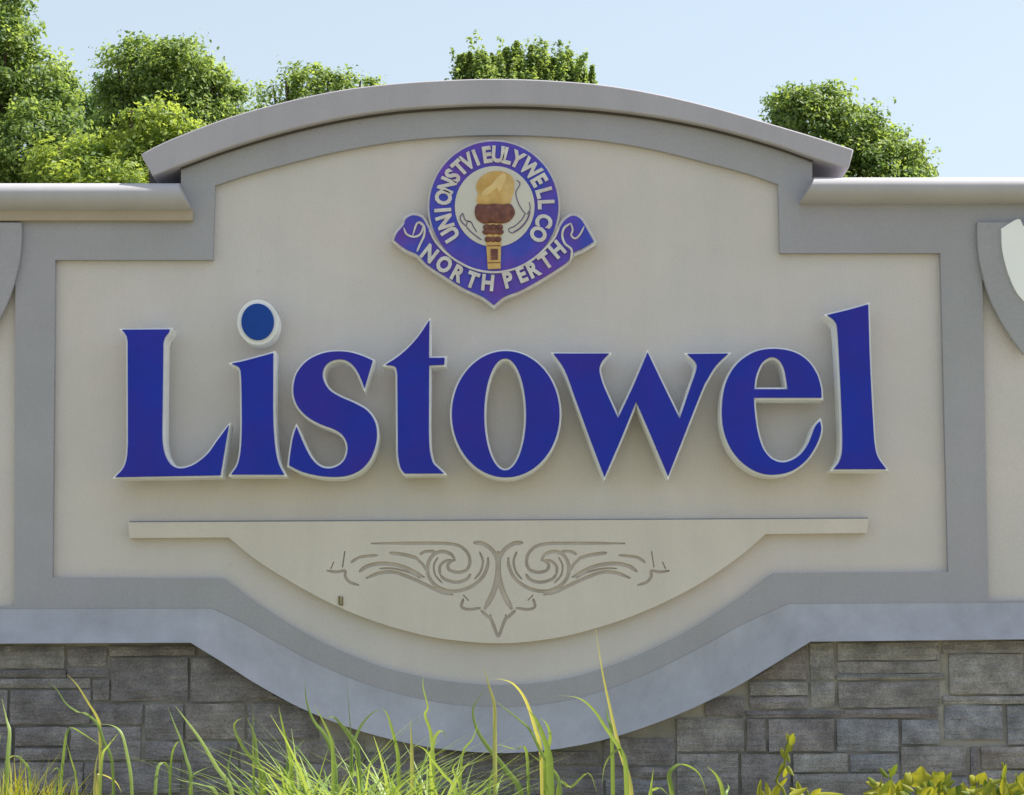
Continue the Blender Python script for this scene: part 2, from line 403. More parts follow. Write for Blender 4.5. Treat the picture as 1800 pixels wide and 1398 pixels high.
# stone base: mortar bed with separate stones
sillx = [(p.x, p.z) for p in r1b]
def sill_z(x):
    for a, b in zip(sillx, sillx[1:]):
        if a[0] <= x <= b[0]: return a[1]+(b[1]-a[1])*(x-a[0])/max(1e-9, b[0]-a[0])
    return sillx[0][1] if x < sillx[0][0] else sillx[-1][1]
top = [(p[0], p[1]+0.004) for p in sillx if xl < p[0] < xr]
bed = part('stone_base', prism([[(xl, zb), (xl, sill_z(xl)+0.004)] + top + [(xr, sill_z(xr)+0.004), (xr, zb)]], -0.084, 0.012, WL), M_mortar, wall)
stones = [  # photo x0, x1, y0, y1, tone
 (-190, -70, 1137, 1175, 1), (-64, 113, 1137, 1175, 1), (119, 186, 1137, 1171, 0), (192, 342, 1137, 1152, 4), (119, 190, 1175, 1191, 2),
 (-190, 115, 1180, 1191, 2), (196, 330, 1157, 1232, 2), (335, 520, 1157, 1232, 0), (-190, 158, 1195, 1209, 1), (163, 191, 1195, 1232, 0),
 (-190, 12, 1214, 1273, 0), (18, 158, 1214, 1273, 2), (-190, 20, 1279, 1334, 2), (26, 118, 1279, 1311, 0), (26, 118, 1316, 1336, 2), (124, 246, 1279, 1336, 0), (163, 250, 1238, 1274, 2),
 (255, 322, 1238, 1300, 0), (327, 430, 1238, 1299, 4), (435, 560, 1238, 1299, 0), (255, 322, 1305, 1336, 2), (327, 418, 1304, 1366, 2), (423, 500, 1304, 1366, 0), (505, 640, 1304, 1340, 4),
 (1300, 1418, 1130, 1194, 4), (1424, 1466, 1130, 1194, 3), (1472, 1652, 1130, 1160, 3), (1472, 1652, 1164, 1183, 1), (1472, 1660, 1186, 1194, 3), (1657, 1960, 1126, 1147, 1), (1668, 1800, 1151, 1220, 3), (1805, 1960, 1151, 1220, 1), (1657, 1664, 1151, 1194, 0),
 (1318, 1420, 1199, 1222, 3), (1318, 1420, 1225, 1245, 0), (1425, 1468, 1199, 1245, 3), (1474, 1652, 1199, 1243, 1), (1657, 1960, 1224, 1236, 3), (1240, 1308, 1225, 1259, 0), (1312, 1480, 1250, 1261, 2), (1485, 1650, 1248, 1261, 0),
 (1190, 1308, 1264, 1321, 1), (1312, 1346, 1264, 1321, 2), (1351, 1466, 1265, 1321, 0), (1471, 1580, 1265, 1321, 5), (1585, 1652, 1266, 1308, 5), (1660, 1764, 1241, 1300, 5), (1770, 1960, 1241, 1308, 5), (1585, 1700, 1313, 1362, 1), (1706, 1720, 1313, 1380, 2), (1725, 1960, 1313, 1350, 4),
 (1060, 1186, 1300, 1345, 0), (1190, 1298, 1326, 1398, 1), (1303, 1390, 1326, 1398, 0), (1395, 1490, 1326, 1357, 3), (1495, 1580, 1326, 1357, 5), (1395, 1580, 1361, 1398, 1), (1585, 1702, 1366, 1398, 5), (1725, 1960, 1355, 1398, 1),
]
r_ = random.Random(3)
def fill(x0, x1, y0, y1, tones):
    x = x0
    while x < x1 - 20:
        wd = r_.uniform(70, 190); xe = min(x1, x+wd)
        if x1 - xe < 50: xe = x1
        stones.append((x, xe-5, y0, y1, r_.choice(tones))); x = xe
for y0, y1 in ((1124, 1175), (1180, 1220), (1225, 1285), (1290, 1345), (1350, 1398)):
    fill(1965, 2290, y0, y1, [0, 1, 3, 4, 5]); fill(-540, -195, y0+6, y1+6, [0, 1, 2, 4])
fill(-190, 322, 1341, 1394, [0, 2, 4, 2]); fill(327, 600, 1371, 1396, [0, 2]); fill(505, 780, 1344, 1366, [0, 2, 4]); fill(600, 1186, 1371, 1398, [0, 2, 5])
fill(785, 1186, 1349, 1366, [0, 2, 1]); fill(640, 1056, 1322, 1344, [0, 4, 2])
for y0, y1 in ((1403, 1440), (1445, 1490), (1495, 1560)): fill(-540, 2290, y0, y1, [0, 2, 1, 5])
def stone_mesh(x0, x1, z0, z1, seed):
    n = max(3, min(9, int((x1-x0)/0.05)+1)); mrow = 2 if z1-z0 < 0.06 else 4
    y = -0.100 - 0.012*(noise.noise(Vector((seed*1.7, 3, 0)))+0.6)
    cols = []
    for i in range(n+1):
        x = x0+(x1-x0)*i/n
        zt = min(z1, sill_z(min(max(x, xl), xr))-0.004)
        if zt - z0 < 0.006: zt = z0+0.006 if (z1-z0) < 0.02 else z0+0.004
        cols.append((x, zt))
    if max(c[1]-z0 for c in cols) < 0.02: return None
    bm = bmesh.new(); F_ = []
    for i, (x, zt) in enumerate(cols):
        col = []
        for j in range(mrow+1):
            z = z0+(zt-z0)*j/mrow
            edge = (i in (0, n)) or (j in (0, mrow))
            q = Vector((x*9+seed, z*14, seed*0.37))
            dy = 0.014*noise.noise(q) + 0.006*noise.noise(q*3.1)
            jx = 0.004*noise.noise(q*2.3+Vector((9, 0, 0))); jz = 0.004*noise.noise(q*2.1+Vector((0, 7, 0)))
            jz *= 0.3 if zt < z1 - 1e-6 and j == mrow else 1
            col.append(bm.verts.new((x+jx-WL[0], y+dy+(0.010 if edge else 0)-WL[1], z+jz-WL[2])))
        F_.append(col)
    for i in range(n):
        for j in range(mrow): bm.faces.new((F_[i][j], F_[i+1][j], F_[i+1][j+1], F_[i][j+1]))
    ring = [F_[i][0] for i in range(n+1)] + [F_[n][j] for j in range(1, mrow+1)] + [F_[i][mrow] for i in range(n-1, -1, -1)] + [F_[0][j] for j in range(mrow-1, 0, -1)]
    back = [bm.verts.new((v.co.x, -0.07-WL[1], v.co.z)) for v in ring]
    for i in range(len(ring)): bm.faces.new((ring[i-1], ring[i], back[i], back[i-1]))
    bmesh.ops.recalc_face_normals(bm, faces=bm.faces)
    return bm
for k, (a, b, c, d, tone) in enumerate(stones):
    x0, z1 = W2(a, c, -0.10); x1, z0 = W2(b, d, -0.10)
    x0 = max(x0, xl+0.004); x1 = min(x1, xr-0.004)
    if x1 - x0 < 0.015: continue
    bm = stone_mesh(x0, x1, z0, z1, k*3.13)
    if bm: part('stone', bm, M_stone[tone], bed)

# raised relief panel with carved scrollwork
rp = outline([[(225, 918.5), (876, 915.5)], [(876, 915.5), (1527, 912)], [(1527, 912), (1524, 937)], [(1524, 937), (1346, 939)],
              [(1346, 939), (1300, 978), (1240, 1020), (1170, 1058), (1090, 1091), (1000, 1117), (930, 1128), (876, 1131), (820, 1128), (750, 1118), (660, 1093), (580, 1060), (510, 1022), (450, 984), (402, 945)],
              [(402, 945), (228, 946)], [(228, 946), (225, 918.5)]], 6)
YR = -0.045
relief_bm = prism([pts(rp, YR)], YR, 0.01, WL)
relief = part('relief_panel', relief_bm, M_relief, wall, label='raised cream half-round panel with carved scrollwork')
strokes = [
 ([(260, 72), (420, 71), (560, 71), (640, 73), (700, 86), (738, 122), (748, 165), (732, 202), (690, 215), (648, 204), (640, 176), (672, 152)], 10),
 ([(765, 68), (812, 73), (856, 102), (878, 138), (886, 165)], 13),
 ([(888, 110), (888, 180), (884, 240), (862, 318), (820, 398)], 17),
 ([(500, 126), (530, 112), (575, 110)], 9),
 ([(676, 158), (655, 126), (610, 112), (565, 130), (540, 178), (545, 236), (585, 284), (650, 308), (720, 300), (775, 272), (815, 232), (836, 180), (838, 140)], 11),
 ([(600, 225), (625, 250), (680, 264), (730, 250), (752, 222)], 10),
 ([(670, 158), (630, 158), (600, 185), (600, 225)], 9),
 ([(160, 166), (205, 140), (292, 130)], 9),
 ([(350, 118), (425, 128), (492, 146)], 11),
 ([(200, 212), (245, 183), (320, 171), (420, 188), (524, 240)], 12),
 ([(234, 244), (300, 219), (372, 214), (450, 240), (530, 276), (600, 310), (665, 326)], 11),
 ([(484, 146), (515, 176), (532, 206)], 9),
 ([(40, 206), (88, 213), (130, 208), (132, 236), (155, 264), (200, 278)], 9),
 ([(60, 198), (76, 162)], 8), ([(118, 190), (130, 110)], 9),
 ([(715, 326), (742, 354)], 8), ([(716, 344), (707, 384), (740, 398), (802, 391)], 9),
 ([(802, 402), (830, 428), (852, 446), (870, 490), (886, 536)], 10), ([(850, 422), (858, 462)], 8),
 ([(796, 112), (812, 160), (800, 212), (770, 250)], 7), ([(590, 140), (570, 180), (578, 230), (612, 268)], 6), ([(300, 196), (370, 196), (450, 216), (505, 244)], 6),
]
def ribbon(poly, wdt, y0, y1, loc, bm=None, taper=True):
    bm = bm or bmesh.new()
    p = [Vector(q) for q in poly]; n = len(p); rows = []
    for i, q in enumerate(p):
        t = (p[min(i+1, n-1)]-p[max(i-1, 0)]).normalized(); nn = Vector((-t.y, t.x))
        s = i/(n-1)
        h = wdt*0.5*(min(1.0, 0.45+min(s, 1-s)*6) if taper else 1)
        a, b = q+nn*h, q-nn*h
        rows.append([bm.verts.new((a.x-loc[0], y0-loc[1], a.y-loc[2])), bm.verts.new((b.x-loc[0], y0-loc[1], b.y-loc[2])),
                     bm.verts.new((b.x-loc[0], y1-loc[1], b.y-loc[2])), bm.verts.new((a.x-loc[0], y1-loc[1], a.y-loc[2]))])
    fs = []
    for a, b in zip(rows, rows[1:]):
        for k in range(4): fs.append(bm.faces.new((a[k], a[(k+1) % 4], b[(k+1) % 4], b[k])))
    fs.append(bm.faces.new(rows[0])); fs.append(bm.faces.new(rows[-1][::-1]))
    bmesh.ops.recalc_face_normals(bm, faces=fs)
    return bm
cut = bmesh.new()
zx = lambda X, Y: (560 + X/2.8125, 930 + Y/2.8125)
for sp, wd in strokes:
    for mir in (0, 1):
        q = [((1776-x) if mir else x, y) for x, y in sp]
        q = catmull(q, False, 5) if len(q) > 2 else q
        ribbon([W2(*zx(x, y), YR) for x, y in q], wd/2.8125*scale_at(YR)*1.6, YR-0.02, YR+0.007, WL, cut)
cut_o = bpy.data.objects.new('cutter', mesh_from_bm(cut, 'cutter', 0)); cut_o.data.materials.append(M_groove); link(cut_o); cut_o.parent = wall
bo = relief.modifiers.new('carve', 'BOOLEAN'); bo.operation = 'DIFFERENCE'; bo.solver = 'EXACT'; bo.use_self = True; bo.object = cut_o; bo.material_mode = 'TRANSFER'
bpy.context.view_layer.update()
me = bpy.data.meshes.new_from_object(relief.evaluated_get(bpy.context.evaluated_depsgraph_get()))
relief.modifiers.clear(); relief.data = me
bpy.data.objects.remove(cut_o)
M_strip = mat('strip_grey', (0.30, 0.30, 0.32), 0.8, 0.1, 20)
part('dark_line_strip', prism([[W2(228, 918.5, -0.004), W2(1526, 912.5, -0.004), W2(1526, 910, -0.004), W2(876, 913.3, -0.004), W2(228, 916, -0.004)]], -0.004, 0.004, WL), M_strip, wall)  # thin dark line along the top edge of the relief panel
# small rusty clip left on the panel
part('clip', prism([pts([(595, 1048), (598, 1048), (598, 1062), (601, 1062), (601, 1048), (603, 1050), (603, 1065), (595, 1063)], YR)], YR-0.006, YR+0.002, WL), mat('rust', (0.20, 0.15, 0.05), 0.9), wall)

# ------------------------------------------------------------------ letters
YL, YLB, YG = -0.185, -0.172, -0.045        # face, start of the white return, back of the return
z6 = lambda P: [(190+x/3.673, 510+y/3.673) for x, y in P]
z7 = lambda P: [(660+x/3.83, 540+y/3.83) for x, y in P]
z8 = lambda P: [(960+x/2.903, 510+y/2.903) for x, y in P]
def runs(f, *rs): return outline([f(r) for r in rs], 5)
LT = {}
LT['L'] = [runs(z6, [(88, 256), (397, 254)], [(397, 254), (388, 276), (366, 304), (355, 340)], [(355, 340), (348, 900)], [(348, 900), (350, 980), (366, 1062), (400, 1122), (445, 1149), (500, 1148), (570, 1118), (645, 1055), (710, 965), (778, 874)],
               [(778, 874), (724, 1196)], [(724, 1196), (46, 1208)], [(46, 1208), (98, 1150), (121, 1080), (128, 990)], [(128, 990), (126, 330)], [(126, 330), (116, 292), (88, 256)])]
LT['i'] = [runs(z6, [(797, 474), (860, 462), (960, 436), (1065, 407)], [(1065, 407), (1064, 760)], [(1064, 760), (1068, 900), (1080, 1030), (1100, 1120), (1136, 1192)], [(1136, 1192), (794, 1191)],
               [(794, 1191), (835, 1130), (855, 1040), (863, 900), (862, 700), (858, 560), (846, 502), (797, 474)])]
LT['dot'] = [ell(190+965/3.673, 510+205/3.673, 28.6, 32, 56)]
LT['s'] = [runs(z6, [(1708, 455), (1640, 425), (1560, 402), (1480, 396), (1400, 405), (1320, 435), (1260, 480), (1215, 545), (1197, 620), (1200, 690), (1230, 760), (1290, 820), (1370, 865), (1450, 895), (1505, 928), (1538, 978), (1546, 1030), (1530, 1090), (1490, 1132), (1430, 1152), (1370, 1140), (1315, 1090), (1270, 1010), (1215, 882)],
               [(1215, 882), (1192, 960), (1176, 1060), (1168, 1132)], [(1168, 1132), (1250, 1172), (1350, 1197), (1450, 1206), (1545, 1198), (1630, 1160), (1692, 1090), (1727, 1000), (1735, 920), (1718, 840), (1668, 775), (1590, 730), (1510, 695), (1440, 655), (1400, 605), (1384, 550), (1395, 500), (1430, 463), (1490, 446), (1550, 460), (1600, 510), (1635, 580), (1655, 634)], [(1655, 634), (1708, 455)])]
LT['t'] = [runs(z7, [(363, 88), (360, 342)], [(360, 342), (466, 341)], [(466, 341), (462, 387)], [(462, 387), (361, 391)], [(361, 391), (359, 840)], [(359, 840), (365, 960), (386, 1045), (420, 1082), (460, 1120)], [(460, 1120), (196, 1120)],
               [(196, 1120), (168, 1078), (152, 990), (150, 850)], [(150, 850), (147, 450)], [(147, 450), (132, 400), (68, 388)], [(68, 388), (150, 335), (225, 270), (295, 190), (363, 88)])]
LT['o'] = [ell(660+877/3.83, 540+721/3.83, 363/3.83, 425/3.83, 80), ell(660+873/3.83, 540+722/3.83, 141/3.83, 378/3.83, 64)]
LT['w'] = [runs(z8, [(38, 324), (322, 324)], [(322, 324), (288, 360), (272, 402), (280, 448), (300, 505), (367, 654)], [(367, 654), (440, 500), (518, 318)], [(518, 318), (600, 490), (682, 657)], [(682, 657), (735, 500), (766, 410), (764, 370), (722, 326)],
               [(722, 326), (930, 324)], [(930, 324), (868, 385), (824, 455), (786, 535), (623, 950)], [(623, 950), (545, 765), (460, 567)], [(460, 567), (380, 765), (298, 954)], [(298, 954), (225, 760), (150, 555), (96, 410), (38, 324)])]
LT['e'] = [runs(z8, [(1406, 549), (1402, 495), (1380, 425), (1332, 358), (1260, 315), (1160, 300), (1060, 318), (970, 382), (916, 480), (898, 600), (907, 715), (950, 820), (1020, 895), (1100, 935), (1180, 941), (1260, 920), (1330, 866), (1382, 786), (1404, 715), (1398, 668)],
               [(1398, 668), (1372, 700), (1338, 785), (1290, 846), (1220, 879), (1155, 864), (1108, 810), (1080, 725), (1066, 630), (1060, 549)], [(1060, 549), (1406, 549)]),
           runs(z8, [(1062, 506), (1072, 438), (1102, 372), (1148, 342), (1188, 356), (1216, 405), (1234, 506)], [(1234, 506), (1062, 506)])]
LT['l'] = [runs(z8, [(1436, 127), (1540, 102), (1644, 73)], [(1644, 73), (1651, 320), (1660, 520), (1668, 660), (1676, 780), (1692, 850), (1736, 914)], [(1736, 914), (1468, 914)], [(1468, 914), (1500, 868), (1513, 790), (1508, 600), (1496, 350), (1487, 200), (1474, 158), (1436, 127)])]

def build_glyph(root, loops, fname, sname, rim=0.0085, paint=None):
    loc = tuple(root.location)
    P_ = [pts(l, YL) for l in loops]
    part(fname, prism(P_, YL, YLB+0.002, loc), paint or M_blue, root)
    g = [offset(P_[0], rim)] + [offset(h, -rim) for h in P_[1:]]
    o = part(sname, prism(g, YLB, YG, loc), M_white, root)
    b = P_[0]; xs = [p[0] for p in b]; zs = [p[1] for p in b]
    return xs, zs
def studs(root, spots):
    for px, py in spots:
        p = W(px, py, YL); bm = bmesh.new()
        bmesh.ops.create_cone(bm, cap_ends=True, segments=10, radius1=0.008, radius2=0.008, depth=0.07, matrix=Matrix.Translation((p.x-root.location.x, -0.02-root.location.y, p.z-root.location.z)) @ Matrix.Rotation(R(90), 4, 'X'))
        part('stud', bm, M_stud, root)
G = 'blue letters of the town name on the wall'
letters = [
 ('L', 'capital letter L in dark blue with white edges, first of the town name', 250, 838, [(255, 600), (255, 800), (345, 830)]),
 ('i', 'small letter i in dark blue with a round dot above its stem', 452, 835, [(452, 660), (452, 810)]),
 ('s', 'small letter s in dark blue with white edges, between i and t', 585, 838, [(560, 625), (620, 800)]),
 ('t', 'small letter t in dark blue with a pointed top and short crossbar', 728, 835, [(728, 640), (728, 810)]),
 ('o', 'small round letter o in dark blue below the emblem', 889, 838, [(830, 720), (950, 720)]),
 ('w', 'small letter w in dark blue with two sharp points below', 1120, 838, [(1020, 640), (1165, 780), (1064, 790)]),
 ('e', 'small letter e in dark blue with pale edge round its little hole', 1355, 832, [(1290, 720), (1400, 640)]),
 ('l', 'tall small letter l in dark blue with slanted top, last of the town name', 1505, 830, [(1505, 590), (1505, 800)]),
]
for ch, lab, px, py, st in letters:
    p = W(px, py, YL)
    root = empty('sign_letter', (p.x, YG, p.z), lab, 'letter', G)
    build_glyph(root, LT[ch], 'face', 'side')
    studs(root, st)
    if ch == 'i':
        build_glyph(root, LT['dot'], 'dot_face', 'dot_side', 0.019, M_dot); studs(root, [(452, 566)])

# ------------------------------------------------------------------ emblem
YE = -0.07
ec = W(867, 365, 0)
emb = empty('emblem', (ec.x, 0.0, ec.z), 'round blue and white town emblem with a golden torch above a ribbon', 'emblem')
EL = tuple(emb.location)
z3 = lambda x, y: (660 + x/4.112, 220 + y/4.112)
E = lambda x, y, yy=YE: W2(*z3(x, y), yy)
ez = lambda P, yy=YE: [E(x, y, yy) for x, y in P]
ring = ell(856, 590, 466, 470, 72); disc = ell(862, 592, 288, 292, 64)
rib = outline([[(135, 832), (155, 782), (205, 722), (218, 682), (270, 653), (335, 672), (374, 735), (396, 772)], [(396, 772), (430, 834), (500, 915), (600, 990), (720, 1045), (856, 1065), (990, 1045), (1110, 990), (1210, 910), (1290, 820), (1328, 750)],
               [(1328, 750), (1366, 692), (1425, 656), (1484, 682), (1532, 760), (1578, 842)], [(1578, 842), (1500, 890), (1420, 930), (1390, 985), (1330, 1030), (1200, 1112), (1050, 1195), (930, 1242), (856, 1302)],
               [(856, 1302), (775, 1242), (640, 1180), (490, 1086), (375, 1010), (305, 938), (215, 895), (135, 832)]], 5)
part('ribbon_backing', prism([offset(ez(rib), 0.012)], YE+0.004, -0.004, EL), M_ewhite, emb, 0.002)
part('ring_backing', prism([ez(ell(856, 590, 480, 484, 72))], YE+0.001, -0.006, EL), M_ewhite, emb, 0.002)
part('ribbon', prism([ez(rib)], YE-0.003, YE+0.02, EL), M_eblue, emb, 0.001)
part('ring', prism([ez(ring)], YE-0.006, YE+0.02, EL), M_eblue, emb, 0.001)
part('disc', prism([ez(disc)], YE-0.010, YE+0.01, EL), M_edisc, emb, 0.001)
def estroke(name, P_, wd, m, y0=YE-0.012, taper=True, n=6):
    q = catmull(P_, False, n) if len(P_) > 2 else P_
    part(name, ribbon(ez(q), wd/4.112*scale_at(YE), y0, YE+0.005, EL, None, taper), m, emb)
# the torch in the middle
def dome(loops, y0, bulge, nring=4):
    """Low relief: an outline that swells towards its middle."""
    bm = bmesh.new(); cx = sum(p[0] for p in loops)/len(loops); cz = sum(p[1] for p in loops)/len(loops)
    prev = [bm.verts.new((x-EL[0], YE-EL[1], z-EL[2])) for x, z in loops]
    for k in range(nring+1):
        s = 1 - 0.9*(k/nring)**1.4
        yk = y0 - bulge*math.sqrt(max(0, 1-s*s))
        cur = [bm.verts.new((cx+(x-cx)*s-EL[0], yk-EL[1], cz+(z-cz)*s-EL[2])) for x, z in loops]
        for i in range(len(loops)): bm.faces.new((prev[i-1], prev[i], cur[i], cur[i-1]))
        prev = cur
    bm.faces.new(prev); bmesh.ops.recalc_face_normals(bm, faces=bm.faces)
    return bm
flame = outline([[(735, 578), (730, 540), (742, 500), (728, 460), (735, 420), (762, 380), (820, 345), (880, 336), (940, 346), (985, 375), (1003, 420), (1000, 480), (985, 530), (976, 578)], [(976, 578), (735, 578)]], 4)
bowl = outline([[(720, 600), (742, 574), (800, 580), (860, 572), (920, 580), (975, 574), (1006, 622), (1000, 662), (958, 706), (900, 716), (840, 712), (780, 716), (732, 684), (718, 640), (720, 600)]], 4)
part('flame', dome(ez(flame), YE-0.013, 0.012), M_gold, emb)
part('flame_highlight', dome(ez(outline([[(925, 352), (945, 380), (925, 450), (900, 500), (880, 470), (800, 520), (770, 500), (840, 420), (925, 352)]], 4)), YE-0.022, 0.004), mat('emblem_pale_gold', (0.72, 0.52, 0.24), 0.5, 0.1, 20), emb)
part('torch_bowl', dome(ez(bowl), YE-0.014, 0.014), M_brown, emb)
for yy, hw in ((742, 72), (776, 76), (830, 60)):
    for dx in (-0.62, 0.0, 0.62):
        part('torch_knot', dome(ez(ell(850+dx*hw, yy, hw*0.40, 21, 16)), YE-0.013, 0.009, 3), M_brown, emb)
part('torch_neck', prism([ez([(795, 715), (915, 715), (905, 862), (800, 862)])], YE-0.0125, YE, EL), M_gold, emb)
part('torch_handle', prism([ez([(800, 862), (908, 862), (905, 1042), (812, 1046)])], YE-0.014, YE, EL), M_gold, emb, 0.001)
part('handle_panel', prism([ez([(832, 900), (886, 900), (884, 978), (834, 980)])], YE-0.017, YE, EL), M_brown, emb)
estroke('handle_band', [(812, 1000), (904, 998)], 12, M_brown, YE-0.017); estroke('handle_band', [(806, 878), (906, 876)], 10, M_brown, YE-0.017)
for P_, wd in (([(632, 640), (612, 672), (625, 705), (655, 735)], 9), ([(632, 640), (650, 690), (690, 705), (712, 745), (735, 778)], 8), ([(655, 735), (690, 775), (740, 815), (768, 835)], 9), ([(655, 735), (668, 700), (690, 705)], 7),
               ([(1118, 628), (1095, 690), (1050, 745), (990, 785)], 12), ([(1085, 640), (1055, 690), (1005, 735), (962, 752)], 8), ([(1018, 400), (1045, 430), (1015, 490), (1030, 560), (1062, 620), (1085, 645)], 7), ([(1112, 560), (1118, 610), (1095, 650)], 7), ([(962, 752), (968, 775), (990, 785)], 7)):
    estroke('laurel_line', P_, wd, M_ink)
# pale outlines of ring and scrolls
estroke('trim', [(392, 760), (430, 838), (500, 918), (600, 992), (720, 1047), (856, 1067), (990, 1047), (1110, 992), (1210, 912), (1290, 822), (1325, 745)], 15, M_ewhite, YE-0.011, False)
estroke('trim', [(205, 745), (225, 790), (275, 810), (320, 795), (345, 745), (335, 712), (300, 715), (270, 800)], 14, M_ewhite, YE-0.009)
estroke('trim', [(318, 712), (352, 735), (352, 800), (325, 860), (300, 918)], 15, M_ewhite, YE-0.0095)
estroke('trim', [(1412, 712), (1365, 745), (1350, 800), (1370, 860), (1418, 905), (1410, 985)], 16, M_ewhite, YE-0.009)
estroke('trim', [(1412, 712), (1425, 760), (1415, 800), (1445, 822), (1480, 790), (1508, 735)], 13, M_ewhite, YE-0.0095)
estroke('trim', [(1435, 945), (1500, 915), (1560, 880), (1592, 860)], 15, M_ewhite, YE-0.010)
# lettering
glyphs = []
ring_txt = 'UNIONSTVIEULYWELLCO'
ang = [212, 197, 184, 170, 156, 144, 132, 121, 111, 98, 86, 75, 64, 46, 30, 15, 2, -16, -32]
for ch, a in zip(ring_txt, ang):
    x = 860+374*math.cos(R(a)); y = 592-378*math.sin(R(a))
    glyphs.append((ch, x, y, R(a-90), 162, 'ring_letter'))
for ch, x, y, a in (('N', 392, 932, -38), ('O', 497, 1010, -34), ('R', 600, 1078, -28), ('T', 700, 1122, -20), ('H', 812, 1142, -6), ('P', 960, 1122, 14), ('E', 1058, 1082, 22), ('R', 1142, 1044, 26), ('T', 1228, 984, 34), ('H', 1312, 902, 40)):
    glyphs.append((ch, x, y, R(a), 158, 'ribbon_letter'))
tmp = []
for ch, x, y, a, h, nm in glyphs:
    c = bpy.data.curves.new('glyph', 'FONT'); c.body = ch; c.align_x = 'CENTER'; c.align_y = 'CENTER'
    c.size = h/4.112*scale_at(YE)*1.0; c.extrude = 0.004; c.offset = 0.0042; c.resolution_u = 3
    o = bpy.data.objects.new('glyph', c); link(o); tmp.append(o)
bpy.context.view_layer.update()
dg = bpy.context.evaluated_depsgraph_get()
for (ch, x, y, a, h, nm), o in zip(glyphs, tmp):
    me = bpy.data.meshes.new_from_object(o.evaluated_get(dg))
    co = np.empty(len(me.vertices)*3); me.vertices.foreach_get('co', co); co = co.reshape(-1, 3)
    co[:, 1] -= 0.5*(co[:, 1].max()+co[:, 1].min()); co[:, 0] -= 0.5*(co[:, 0].max()+co[:, 0].min())
    sx = 0.84
    px, pz = E(x, y)
    ca, sa = math.cos(a), math.sin(a)
    X = co[:, 0]*sx*ca - co[:, 1]*sa; Z = co[:, 0]*sx*sa + co[:, 1]*ca
    v = np.stack([X+px-EL[0], -co[:, 2]+YE-0.0085-EL[1], Z+pz-EL[2]], 1)
    me.vertices.foreach_set('co', v.ravel()); me.update()
    me.materials.clear(); part(nm, me, M_ewhite, emb)
for o in tmp:
    c = o.data; bpy.data.objects.remove(o); bpy.data.curves.remove(c)

# ------------------------------------------------------------------ shields
def shield(cx, lab, yt):
    sh = lambda P: [(cx+x, y) for x, y in P]
    out = outline([sh([(-82, yt), (82, yt)]), sh([(82, yt), (82, 424), (76, 470), (58, 530), (30, 582), (0, 624)]), sh([(0, 624), (-30, 582), (-58, 530), (-76, 470), (-82, 424), (-82, yt)])], 6)
    inn = outline([sh([(-40, 402), (-10, 385), (0, 398), (10, 385), (40, 402)]), sh([(40, 402), (38, 440), (28, 480), (14, 512), (0, 530)]), sh([(0, 530), (-14, 512), (-28, 480), (-38, 440), (-40, 402)])], 6)
    p = W(cx, 624, -0.03)
    root = empty('shield_plaque', (p.x, -0.03, p.z), lab, 'plaque', 'shields on the side walls')
    loc = tuple(root.location)
    part('shield', prism([pts(out, -0.054)], -0.054, -0.031, loc), M_grey, root, 0.004)
    part('plate', prism([pts(inn, -0.064)], -0.064, -0.052, loc), M_plate, root, 0.001)
shield(1800, 'grey shield plaque with a white plate at the right edge, beside the letter l', 390)
shield(-44, 'grey shield plaque cut off by the left edge, beside the letter L', 391)

# ------------------------------------------------------------------ trees beyond the wall
def leaves_mesh(name, cen, nrm, size, tint, m, aspect=0.55):
    n = len(cen)
    up = nr.normal(size=(n, 3)); a = np.cross(nrm, up); a /= np.linalg.norm(a, axis=1)[:, None]+1e-9
    b = np.cross(nrm, a); s = size[:, None]
    fold = nrm*s*0.18
    p = np.stack([cen - a*s, cen - b*s*aspect + fold, cen + a*s, cen + b*s*aspect + fold], 1).reshape(-1, 3)
    me = bpy.data.meshes.new(name)
    me.vertices.add(4*n); me.vertices.foreach_set('co', p.ravel())
    me.loops.add(6*n); idx = (np.arange(n)*4)[:, None] + np.array([0, 1, 2, 0, 2, 3])[None]
    me.loops.foreach_set('vertex_index', idx.ravel().astype(np.int32))
    me.polygons.add(2*n); me.polygons.foreach_set('loop_start', (np.arange(2*n)*3).astype(np.int32))
    me.update(calc_edges=True)
    at = me.attributes.new('tint', 'FLOAT', 'POINT'); at.data.foreach_set('value', np.repeat(tint, 4).astype(np.float32))
    me.materials.append(m); return me
def tube(bm, P_, rads, seg=8):
    prev = None
    for i, p in enumerate(P_):
        t = (P_[min(i+1, len(P_)-1)]-P_[max(0, i-1)]).normalized()
        u = t.orthogonal().normalized(); v = t.cross(u)
        ringv = [bm.verts.new(p+(u*math.cos(2*math.pi*k/seg)+v*math.sin(2*math.pi*k/seg))*rads[i]) for k in range(seg)]
        if prev:
            for k in range(seg): bm.faces.new((prev[k-1], prev[k], ringv[k], ringv[k-1]))
        prev = ringv
